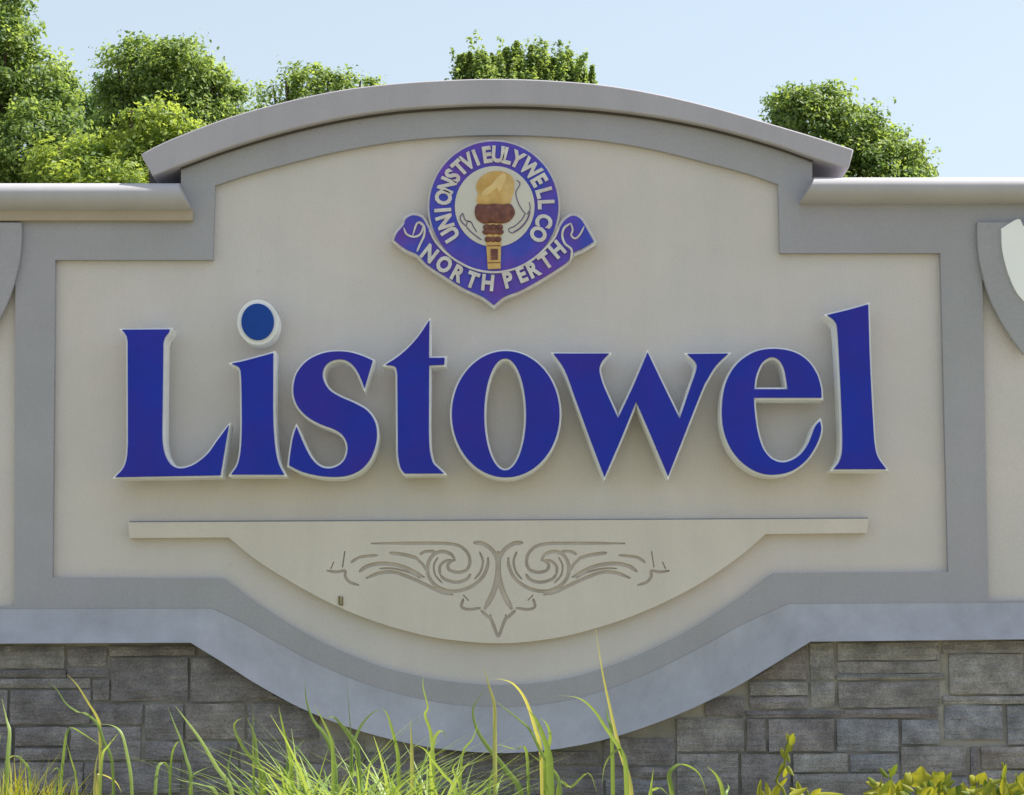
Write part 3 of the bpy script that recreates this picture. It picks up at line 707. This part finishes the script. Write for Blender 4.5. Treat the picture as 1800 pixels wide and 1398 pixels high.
def tree(name, lab, cat, lobes, y, m, clumps, per, leaf=0.046, upright=False, spikes=(), tone=0.0, trunk=(None, 0.22), seed=1, clump_r=0.33):
    """lobes: (photo x, photo y, rx px, ry px, dy metres): parts of the crown; leaves grow in clumps at the ends of the twigs."""
    global nr
    nr = np.random.default_rng(seed); q = random.Random(seed)
    s = scale_at(y)
    L_ = []
    for px, py, rx, ry, dy in lobes:
        c = W(px, py, y+dy); k = scale_at(y+dy); L_.append((np.array(c), rx*k, min(rx, ry)*k*0.9, ry*k))
    vol = np.array([a*b*c for _, a, b, c in L_])**0.72; vol /= vol.sum()
    x0 = trunk[0] if trunk[0] is not None else lobes[0][0]
    base = W(x0, 900, y); base.z = 0
    root = empty(name, base, lab, cat, 'trees beyond the wall')
    cc, nn, ss, tt = [], [], [], []
    clumps = int(clumps*1.75); per *= 0.62
    for i in range(clumps):
        c, a, b, d = L_[q.choices(range(len(L_)), vol)[0]]
        v = nr.normal(size=3); v /= np.linalg.norm(v)
        r = 0.55+0.45*nr.random()**0.6 + (0.22*nr.random() if nr.random() < 0.3 else 0)
        ctr = c + v*np.array([a, b, d])*r
        rr = clump_r*(0.5+0.9*nr.random())
        n = int(per*1.9*(0.6+0.8*nr.random()))
        off = np.clip(nr.normal(size=(n, 3)), -1.7, 1.7)*rr*np.array([0.46, 0.46, 0.36])
        if upright:
            hgt = nr.random(n); off = nr.normal(size=(n, 3))*rr*0.26*(1.1-0.9*hgt)[:, None] + np.array([v[0]*0.25, v[1]*0.25, 1.6])*hgt[:, None]*rr*1.35
        P_ = ctr + off
        out = P_ - c; out /= np.linalg.norm(out, axis=1)[:, None]+1e-6
        nv = out*0.55 + np.array([0, 0, 0.55]) + nr.normal(size=(n, 3))*0.6
        nv /= np.linalg.norm(nv, axis=1)[:, None]
        cc.append(P_); nn.append(nv); ss.append(leaf*(0.6+0.8*nr.random(n)))
        base_t = np.clip(0.42+tone+0.22*nr.normal(), 0, 1)
        tt.append(np.clip(base_t+0.2*nr.normal(size=n), 0, 1))
    for px, ya, yb, hw in spikes:                # single leafy shoots that stand above the crown
        n = int((yb-ya)*16); hgt = nr.random(n); k = scale_at(y)
        a0, a1 = np.array(W(px, yb, y)), np.array(W(px+nr.normal()*5, ya, y))
        P_ = a0 + (a1-a0)*hgt[:, None] + nr.normal(size=(n, 3))*hw*k*0.5*(1.05-0.85*hgt)[:, None]*np.array([1, 1, 0.5])
        nv = np.array([0, 0, 0.6]) + nr.normal(size=(n, 3)); nv /= np.linalg.norm(nv, axis=1)[:, None]
        cc.append(P_); nn.append(nv); ss.append(leaf*(0.6+0.8*nr.random(n))); tt.append(np.clip(0.5+0.25*nr.normal(size=n), 0, 1))
    cen = np.concatenate(cc) - np.array(base)
    me = leaves_mesh('crown', cen, np.concatenate(nn), np.concatenate(ss), np.concatenate(tt), m)
    part('crown', me, None, root)
    bm = bmesh.new()
    top_ = Vector(L_[0][0])
    t0 = Vector((0, 0, -0.1)); tip = Vector(top_) - base; tip.z -= 0.2
    mid = t0.lerp(tip, 0.5) + Vector((0.15, 0, 0)); r0_ = trunk[1]
    tube(bm, [t0, Vector((0, 0, 0.6)), mid, tip], [r0_*1.35, r0_, r0_*0.7, r0_*0.2], 10)
    me = mesh_from_bm(bm, 'trunk'); tr_ = part('trunk', me, M_bark, root)
    for c, a, b, d in L_:
        for k in range(3):
            e = Vector(c) - base + Vector((q.uniform(-a, a)*0.7, q.uniform(-b, b)*0.6, q.uniform(-0.2, 0.7)*d))
            st = t0.lerp(mid, 0.9).lerp(tip, q.uniform(0, 0.5)) if e.z > mid.z else t0.lerp(mid, q.uniform(0.4, 0.9))
            bm = bmesh.new(); m2 = st.lerp(e, 0.5) + Vector((0, 0, -0.15))
            tube(bm, [st, m2, e], [r0_*0.35, r0_*0.22, 0.02], 6); part('limb', bm, M_bark, tr_)
    return root
tree('broadleaf_tree', 'tall leafy tree cut off by the left edge of the photo', 'tree',
     [(-30, 120, 95, 110, 0), (60, 150, 70, 62, 0.3), (10, 40, 45, 62, 0.2), (95, 200, 40, 50, -0.3), (40, 270, 110, 80, -0.8), (-80, 330, 150, 130, 0), (-130, 150, 120, 150, 0.4), (20, 480, 150, 180, 0)], 30, M_leaf, 620, 95, seed=11, tone=0.02)
tree('broadleaf_tree', 'dark green tree behind, between the left tree and the round one', 'tree',
     [(170, 205, 48, 62, 0), (150, 290, 70, 90, 0), (190, 420, 120, 150, 0)], 36, M_leafd, 190, 90, seed=12, tone=-0.25)
tree('broadleaf_tree', 'tall round-topped leafy tree left of the arched cap', 'tree',
     [(262, 118, 52, 58, 0), (312, 132, 58, 56, -0.2), (222, 150, 42, 46, 0.2), (352, 158, 48, 48, 0), (384, 124, 17, 18, 0), (204, 112, 20, 24, 0.2), (412, 198, 40, 44, 0.3), (300, 250, 150, 90, 0), (320, 450, 190, 170, 0)], 33, M_leaf, 520, 90, seed=13, tone=0.14)
tree('shrub', 'bright yellow-green bushy crown low in front of the round tree', 'shrub',
     [(262, 225, 52, 42, 0), (315, 245, 50, 45, 0.1), (215, 285, 70, 48, 0), (120, 290, 70, 45, 0.2), (250, 420, 170, 160, 0)], 27, M_leafy, 260, 80, seed=14, tone=0.22, trunk=(250, 0.12), clump_r=0.30)
tree('broadleaf_tree', 'leafy tree top showing over the left slope of the arch', 'tree',
     [(545, 165, 48, 46, 0), (590, 165, 50, 44, 0.2), (640, 170, 36, 40, 0), (490, 172, 36, 44, 0), (570, 300, 120, 130, 0), (570, 480, 150, 180, 0)], 36, M_leaf, 330, 85, seed=15, tone=0.16, clump_r=0.30)
tree('upright_tree', 'tree with upright leafy shoots showing over the middle of the arch', 'tree',
     [(910, 165, 80, 34, 0), (850, 160, 50, 30, 0.1), (980, 165, 54, 32, 0), (825, 150, 24, 22, 0), (930, 170, 100, 30, 0.3), (915, 260, 120, 110, 0), (915, 460, 130, 190, 0)], 34, M_leaf, 620, 80, seed=16, tone=0.12, upright=True, spikes=[(808, 98, 150, 12), (826, 93, 150, 13), (848, 91, 150, 15), (868, 100, 150, 14), (888, 84, 150, 15), (903, 73, 150, 15), (918, 92, 150, 14), (934, 80, 150, 15), (952, 100, 150, 16), (968, 104, 150, 14), (987, 90, 150, 15), (1002, 106, 150, 12), (1024, 122, 160, 10), (1038, 116, 160, 8)], clump_r=0.30, leaf=0.042)
tree('broadleaf_tree', 'leafy tree sloping down to the right behind the right end of the cap', 'tree',
     [(1430, 215, 72, 62, 0), (1385, 195, 44, 40, 0.1), (1500, 230, 55, 50, 0), (1550, 270, 55, 48, 0), (1605, 300, 38, 38, 0), (1480, 340, 150, 110, 0), (1480, 520, 170, 200, 0)], 31, M_leaf, 520, 85, seed=17, tone=0.08, clump_r=0.30)

# ------------------------------------------------------------------ grass and weeds before the wall
def blade_mesh(P_, wid, seed, tint, fold=0.25, lance=1.0):
    """A grass leaf along a 3-D line: tapering, folded along its midrib."""
    q = random.Random(seed); bm = bmesh.new(); lay = bm.verts.layers.float.new('tint')
    n = len(P_); prev = None
    side0 = Vector((1, q.uniform(-0.6, 0.6), 0)).normalized()
    for i, p in enumerate(P_):
        t = (P_[min(i+1, n-1)]-P_[max(0, i-1)]).normalized()
        s = i/(n-1)
        wv = wid*0.5*max(0.06, min(1.0, 0.55+s*1.6)*(1-s**2.2))*lance
        tw = side0 - t*side0.dot(t)
        if tw.length < 0.2: tw = t.orthogonal()
        tw.normalize(); nn = t.cross(tw)
        row = [bm.verts.new(p-tw*wv+nn*wv*fold), bm.verts.new(p), bm.verts.new(p+tw*wv+nn*wv*fold)]
        for v in row: v[lay] = min(1, max(0, tint + 0.18*s + q.uniform(-0.04, 0.04)))
        if prev:
            for k in (0, 1): bm.faces.new((prev[k], prev[k+1], row[k+1], row[k]))
        prev = row
    return bm
def px_blade(P2, y0, y1, root, wid_px, seed, tint=0.5, m=None, to_ground=True, name='blade', lance=1.0):
    q = random.Random(seed)
    n = len(P2); P3 = [W(px, py, y0+(y1-y0)*i/(n-1)) for i, (px, py) in enumerate(P2)]
    if to_ground:
        g = P3[0].copy(); dirv = P3[0]-P3[1]
        g = Vector((P3[0].x + max(-0.06, min(0.06, dirv.x*0.5)), y0, ground_z(y0)-0.01))
        P3 = [g, g.lerp(P3[0], 0.55)] + P3
    c = catmull([tuple(p) for p in P3], False, 4)
    c = [Vector(p)-root.location for p in c]
    part(name, blade_mesh(c, wid_px*scale_at(y0), seed, tint, lance=lance), m or M_grass, root)
GG = 'tall grass plants in front of the wall'
plants = [
 ('tall grass blade with thin tip at the left edge below the shield', (14, 1398), -1.70, [([(13, 1347), (17, 1289), (12, 1266), (3, 1228)], 9, .7, 0), ([(52, 1364), (43, 1341), (26, 1328), (8, 1340)], 7, .75, 0), ([(-14, 1360), (-4, 1315), (2, 1290)], 7, .6, 0)]),
 ('grass plant with bent blades arching left, third clump from the left edge', (140, 1398), -1.60, [([(107, 1376), (113, 1312), (118, 1286), (127, 1279), (145, 1289), (162, 1300), (185, 1316)], 7, .35, 0), ([(134, 1373), (124, 1332), (117, 1306)], 6, .5, 0), ([(197, 1341), (182, 1303), (171, 1272), (150, 1254), (136, 1251), (116, 1237), (101, 1214), (87, 1199)], 6, .45, 0), ([(176, 1290), (171, 1262), (156, 1237), (136, 1205), (118, 1186)], 6, .7, 1)]),
 ('pale grass plant with one long blade arched over to the left', (205, 1398), -1.75, [([(231, 1373), (223, 1324), (215, 1292), (202, 1277), (179, 1273), (139, 1274)], 7, .7, 0), ([(179, 1335), (190, 1312), (208, 1289)], 6, .7, 0), ([(166, 1396), (168, 1347), (173, 1324)], 6, .8, 1), ([(172, 1370), (178, 1361), (202, 1373), (214, 1393)], 7, .85, 1), ([(96, 1390), (105, 1360), (99, 1350), (88, 1362)], 5, .5, 0)]),
 ('grass plant bent into a narrow hoop below the letter L', (285, 1398), -1.55, [([(273, 1396), (277, 1353), (286, 1340), (295, 1350), (298, 1396)], 7, .4, 0), ([(301, 1338), (309, 1309), (318, 1302)], 5, .3, 0)]),
 ('grass plant with a broad straight blade leaning left, right of the hoop', (390, 1398), -1.65, [([(406, 1387), (382, 1350), (353, 1301), (327, 1266), (308, 1241)], 10, .75, 0), ([(335, 1364), (327, 1332), (318, 1301), (306, 1272), (295, 1243)], 7, .4, 0), ([(379, 1393), (353, 1379), (324, 1373), (306, 1367)], 8, .6, 0), ([(335, 1373), (355, 1353), (379, 1347)], 6, .6, 0), ([(425, 1396), (402, 1360), (405, 1330), (411, 1306)], 5, .3, 0)]),
 ('grass plant with two blades forming a loop before the dark stones', (465, 1398), -1.60, [([(465, 1381), (460, 1353), (428, 1315), (412, 1280), (416, 1268), (425, 1263)], 7, .7, 0), ([(458, 1362), (452, 1335), (447, 1292), (431, 1257)], 9, .75, 0), ([(446, 1360), (445, 1310), (445, 1237)], 5, .5, 0), ([(462, 1398), (468, 1386), (483, 1387)], 10, .6, 0)]),
 ('dark green grass plant with upright blades by the tip of the stone wedge', (500, 1398), -1.55, [([(512, 1350), (509, 1329), (497, 1277), (490, 1243)], 9, .35, 0), ([(497, 1396), (503, 1353), (520, 1318), (536, 1300)], 9, .3, 0), ([(505, 1396), (510, 1350), (522, 1322)], 7, .5, 0)]),
 ('tall grass plant with crossing blades left of the dense clump', (575, 1398), -1.70, [([(589, 1345), (573, 1295), (552, 1268), (539, 1233), (536, 1193)], 9, .4, 0), ([(585, 1320), (581, 1297), (568, 1268), (552, 1239)], 8, .6, 0), ([(630, 1330), (621, 1305), (605, 1281), (587, 1261), (573, 1263)], 9, .45, 0), ([(618, 1310), (616, 1281), (609, 1188)], 4, .3, 0)]),
 ('grass plant with two blades meeting in a peak over the dense clump', (660, 1398), -1.60, [([(618, 1330), (624, 1300), (637, 1273), (653, 1255), (673, 1245)], 7, .7, 0), ([(700, 1340), (696, 1311), (688, 1279), (680, 1255), (672, 1245)], 8, .5, 0), ([(724, 1330), (723, 1300), (721, 1264)], 8, .9, 1)]),
 ('grass plant with a drooping seed head right of the dense clump', (760, 1398), -1.65, [([(762, 1345), (760, 1321), (757, 1287), (747, 1257), (752, 1243), (744, 1209), (744, 1191)], 7, .75, 0), ([(758, 1350), (763, 1300), (776, 1285), (787, 1297)], 9, .8, 0), ([(800, 1390), (781, 1364), (760, 1337), (744, 1316), (720, 1309)], 9, .6, 0), ([(812, 1398), (804, 1370), (796, 1352), (812, 1330)], 7, .65, 0)]),
 ('tall grass plant with yellow tip below the carved scrollwork', (900, 1398), -1.75, [([(915, 1391), (888, 1351), (856, 1311), (837, 1279), (832, 1244), (853, 1212)], 10, .6, 0), ([(870, 1290), (869, 1239), (859, 1204), (851, 1172)], 9, .85, 1), ([(860, 1398), (862, 1370), (868, 1345)], 9, .65, 0), ([(872, 1396), (878, 1374), (886, 1360)], 7, .75, 0), ([(812, 1330), (830, 1300), (842, 1270)], 5, .4, 0)]),
 ('grass plant with long blades bowing left beneath the half-round panel', (980, 1398), -1.65, [([(983, 1376), (967, 1348), (949, 1318), (932, 1284), (911, 1264), (886, 1244), (868, 1231)], 7, .6, 0), ([(950, 1320), (940, 1280), (929, 1244), (916, 1218), (898, 1200), (875, 1194), (860, 1195)], 8, .8, 1), ([(966, 1350), (962, 1318), (944, 1269), (929, 1249)], 16, .35, 0), ([(958, 1335), (967, 1300), (962, 1275), (950, 1262)], 9, .4, 0), ([(965, 1365), (957, 1346), (929, 1323)], 7, .6, 0), ([(983, 1376), (1003, 1384), (1034, 1359), (1049, 1392)], 7, .8, 0), ([(925, 1320), (906, 1318), (878, 1310), (862, 1312)], 6, .5, 0)]),
 ('tallest grass stalk, reaching up to the half-round panel', (1105, 1398), -1.80, [([(1109, 1397), (1103, 1361), (1087, 1310), (1072, 1244), (1059, 1182), (1047, 1106)], 10, .8, 1), ([(1100, 1350), (1090, 1318), (1064, 1279), (1044, 1249), (1018, 1228), (980, 1222)], 9, .5, 0), ([(1098, 1345), (1089, 1318), (1072, 1330), (1062, 1350), (1058, 1379)], 6, .6, 0), ([(1075, 1290), (1068, 1262), (1066, 1240)], 8, .4, 0)]),
 ('grass plant bent into a wide hoop before the right-hand stones', (1200, 1398), -1.60, [([(1181, 1397), (1176, 1364), (1183, 1350), (1200, 1343), (1228, 1359), (1243, 1397)], 9, .4, 0), ([(1144, 1392), (1146, 1372), (1149, 1350)], 6, .5, 0), ([(1142, 1398), (1150, 1388), (1162, 1386), (1175, 1398)], 7, .7, 0)]),
 ('short grass blade curving left, right of the wide hoop', (1270, 1398), -1.60, [([(1271, 1397), (1261, 1366), (1243, 1347)], 10, .5, 0), ([(1277, 1398), (1281, 1385), (1279, 1378)], 7, .2, 0)]),
]
for k, (lab, (bx, by), y, bl) in enumerate(plants):
    g = W(bx, by, y); root = empty('grass_plant', (g.x, y, ground_z(y)), lab, 'grass', GG)
    for j, (P2, wd, tint, dry) in enumerate(bl):
        yy = y + rng.uniform(-0.10, 0.10)
        px_blade(P2, yy, yy - rng.uniform(-0.12, 0.12), root, wd*1.0, k*31+j, tint, M_grassy if dry else M_grass)

def stuff_blades(name, n, place, hgt, wid, tints, m, seed, droop=(0.25, 0.9)):
    q = random.Random(seed); V, Fc, T = [], [], []
    for i in range(n):
        x, y, hmul = place(q); z = ground_z(y)-0.01
        h = q.uniform(*hgt)*hmul; a = q.uniform(0, 2*math.pi); dr = q.uniform(*droop)*h
        wv = q.uniform(*wid)*0.5; t = q.uniform(*tints)
        dx, dy = math.cos(a), math.sin(a); sx, sy = -dy, dx
        b = len(V); K = 6
        curl = q.uniform(0.05, 1.0)
        for k in range(K+1):
            s = k/K
            r = dr*s**1.8; zz = z + h*(s - curl*s**3.2*0.8)
            ww = wv*max(0.05, min(1, 0.6+s)*(1-s**2))
            V.append((x+dx*r-sx*ww, y+dy*r-sy*ww, zz)); V.append((x+dx*r+sx*ww, y+dy*r+sy*ww, zz)); T += [min(1, t+0.2*s)]*2
        for k in range(K): Fc.append((b+2*k, b+2*k+1, b+2*k+3, b+2*k+2))
    me = bpy.data.meshes.new(name); me.from_pydata(V, [], Fc)
    at = me.attributes.new('tint', 'FLOAT', 'POINT'); at.data.foreach_set('value', T)
    for p in me.polygons: p.use_smooth = True
    me.materials.append(m)
    o = part(name, me, None, None); o['kind'] = 'stuff'; return o
def px_place(x0, x1, ya, yb, prof):
    def f(q):
        while True:
            px = q.uniform(x0, x1); y = q.uniform(ya, yb); h = prof(px)
            if h > 0.02: return W(px, 1390, y).x, y, h
    return f
# dense grass clump in the middle and the low yellow mound in the left corner
o = stuff_blades('dense_grass', 850, px_place(505, 812, -2.0, -1.3, lambda px: 0.40 + 0.22*math.exp(-((px-560)/60)**2) + 0.17*math.exp(-((px-690)/70)**2) + 0.12*math.exp(-((px-770)/30)**2)), (0.50, 1.12), (0.009, 0.021), (0.05, 0.95), M_grass, 5, (0.3, 1.5))
o['label'] = 'dense bright green grass clump in front of the curved sill'; o['category'] = 'grass'
o = stuff_blades('yellow_ground_cover', 900, px_place(-60, 150, -2.0, -1.4, lambda px: 0.40 + 0.16*math.exp(-((px-15)/45)**2) + 0.05*math.exp(-((px-85)/30)**2)), (0.78, 1.0), (0.006, 0.012), (0.3, 1.0), M_weed, 6, (0.15, 0.6))
o['label'] = 'low yellow-green ground cover in the bottom left corner'; o['category'] = 'ground cover'
o = stuff_blades('low_grass', 9000, lambda q: (q.uniform(-4.5, 4.5), q.uniform(-4.5, -0.35), 1.0), (0.06, 0.17), (0.004, 0.009), (0.1, 0.8), M_grass, 8, (0.3, 1.0))
o['label'] = 'short grass growing on the ground in front of the wall'; o['category'] = 'grass'

# leafy weeds at the right
def leaf_shape(root, px, py, y, length, width, ang, seed, tint, tilt=0.5, lobed=False):
    q = random.Random(seed); c = W(px, py, y) - root.location; k = scale_at(y)
    bm = bmesh.new(); lay = bm.verts.layers.float.new('tint')
    ax = Vector((math.cos(ang), -0.35*math.sin(tilt*3+seed), math.sin(ang))).normalized(); sd = ax.cross(Vector((0.1*q.uniform(-1, 1), -1, tilt))).normalized(); nn = ax.cross(sd)
    n = 16; rows = []
    for i in range(n+1):
        s = i/n
        prof = math.sin(math.pi*s**0.75)**0.8 if 0 < s < 1 else 0.02
        if lobed: prof *= 0.86 + 0.20*math.sin(s*math.pi*5.2+seed)
        h = width*k*0.5*prof
        p = c + ax*(length*k*(s-0.1)) - nn*(length*k*0.22*s*s)
        rows.append([bm.verts.new(p-sd*h+nn*h*0.35), bm.verts.new(p-sd*h*0.5+nn*h*0.08), bm.verts.new(p), bm.verts.new(p+sd*h*0.5+nn*h*0.08), bm.verts.new(p+sd*h+nn*h*0.35)])
        for v in rows[-1]: v[lay] = min(1, max(0, tint+q.uniform(-0.1, 0.1)))
    for a, b in zip(rows, rows[1:]):
        for j in range(4): bm.faces.new((a[j], a[j+1], b[j+1], b[j]))
    part('leaf', bm, M_weed, root)
def stem_px(root, P2, y, wd, seed, tint=0.5):
    P3 = [W(px, py, y) for px, py in P2]; g = Vector((P3[0].x, y, ground_z(y)-0.01))
    c = [Vector(p)-root.location for p in catmull([tuple(p) for p in [g, g.lerp(P3[0], .5)]+P3], False, 4)]
    bm = bmesh.new(); k = scale_at(y); tube(bm, c, [wd*k*0.5*(1-0.6*i/len(c)) for i in range(len(c))], 6)
    lay = bm.verts.layers.float.new('tint')
    for v in bm.verts: v[lay] = tint
    part('stem', bm, M_weed, root)
def weed(lab, bx, y, stems, leaves, seed, extra=0):
    g = W(bx, 1398, y); root = empty('weed_plant', (g.x, y, ground_z(y)), lab, 'weed', 'leafy weeds before the right-hand stones')
    for i, s in enumerate(stems): stem_px(root, s, y, 7, seed+i)
    q = random.Random(seed*5)
    if extra:
        for _ in range(extra):
            leaves.append((bx+q.uniform(-55, 55), q.uniform(1384, 1412), q.uniform(22, 40), q.uniform(10, 22), q.uniform(0, 180), q.choice((0.0, 0.15, 0.35, 0.7, 0.95))))
    for i, (px, py, ln, wd, an, ti) in enumerate(leaves):
        leaf_shape(root, px, py+(6 if bx > 1500 else 3), y+random.Random(seed*7+i).uniform(-0.08, 0.08), ln*0.86, wd*0.86, R(an), seed*13+i, ti*0.9, lobed=wd > 30)
weed('single upright weed with twisted stem and narrow yellow-green leaves', 1379, -1.6, [[(1379, 1396), (1365, 1372), (1379, 1345), (1382, 1315), (1391, 1291)]],
     [(1391, 1305, 26, 13, 78, .6), (1384, 1318, 24, 14, 60, .4), (1380, 1330, 26, 10, 110, .5), (1379, 1340, 24, 9, 235, .7), (1384, 1345, 26, 10, 300, .5), (1378, 1362, 30, 9, 70, .75), (1370, 1378, 26, 9, 40, .8), (1383, 1322, 22, 9, 285, .4), (1388, 1300, 20, 9, 110, .7)], 3)
weed('short pale weed blades left of the twisted weed', 1340, -1.6, [[(1335, 1398), (1337, 1375)]],
     [(1333, 1398, 40, 9, 80, .6), (1352, 1398, 34, 12, 100, .85), (1360, 1396, 30, 16, 60, .8), (1345, 1402, 28, 10, 120, .7)], 5)
weed('low weed with flat yellow leaves right of the twisted weed', 1420, -1.7, [[(1420, 1398), (1418, 1390)]],
     [(1390, 1394, 42, 14, 15, .95), (1412, 1398, 36, 16, 150, .8), (1440, 1394, 56, 16, -6, .95), (1408, 1388, 30, 12, 120, .6), (1425, 1400, 34, 18, 40, .9), (1470, 1396, 40, 14, 185, .9)], 7)
weed('leafy weed with one large pale yellow lobed leaf at the top', 1600, -1.65, [[(1610, 1398), (1618, 1375)], [(1570, 1398), (1563, 1352)], [(1545, 1398), (1550, 1372)], [(1650, 1398), (1665, 1362)]],
     [(1618, 1378, 46, 56, 84, .9), (1640, 1370, 34, 40, 40, .8), (1604, 1370, 32, 38, 140, .75), (1565, 1358, 34, 12, 60, .2), (1560, 1360, 30, 10, 135, .25), (1556, 1378, 44, 18, 170, .9), (1552, 1384, 44, 20, 195, .7), (1575, 1382, 38, 20, 40, .5), (1585, 1392, 40, 22, 100, .6), (1540, 1372, 30, 14, 150, .3), (1620, 1392, 40, 34, 20, .8), (1628, 1396, 40, 30, 100, .6), (1655, 1380, 36, 14, 25, .4), (1662, 1372, 30, 12, 60, .35), (1650, 1392, 34, 22, 170, .7), (1530, 1392, 34, 20, 20, .6), (1600, 1400, 34, 24, 150, .4), (1668, 1398, 30, 18, 60, .55)], 9, 34)
weed('weed with a rounded yellow leaf, between the large-leaved weed and right edge', 1722, -1.6, [[(1722, 1398), (1720, 1370)]],
     [(1722, 1370, 26, 26, 60, .9), (1716, 1368, 24, 22, 150, .85), (1706, 1394, 48, 24, 20, .9), (1715, 1398, 44, 26, 150, .85), (1730, 1388, 30, 16, 10, .5), (1690, 1398, 36, 22, 80, .8), (1738, 1396, 30, 18, 70, .6), (1728, 1376, 24, 12, 320, .6)], 11, 26)
weed('weed with upright thin shoots and yellow leaves in the bottom right corner', 1775, -1.65, [[(1770, 1398), (1762, 1340)], [(1790, 1398), (1786, 1360)]],
     [(1764, 1360, 34, 9, 82, .4), (1752, 1374, 30, 16, 150, .55), (1786, 1374, 34, 12, 60, .45), (1760, 1392, 46, 30, 30, .9), (1780, 1394, 44, 30, 130, .95), (1795, 1385, 36, 22, 80, .7), (1775, 1380, 30, 14, 20, .5), (1745, 1396, 36, 22, 110, .8), (1800, 1398, 40, 26, 150, .85), (1758, 1366, 28, 10, 200, .5), (1770, 1376, 28, 12, 120, .4)], 13, 32)
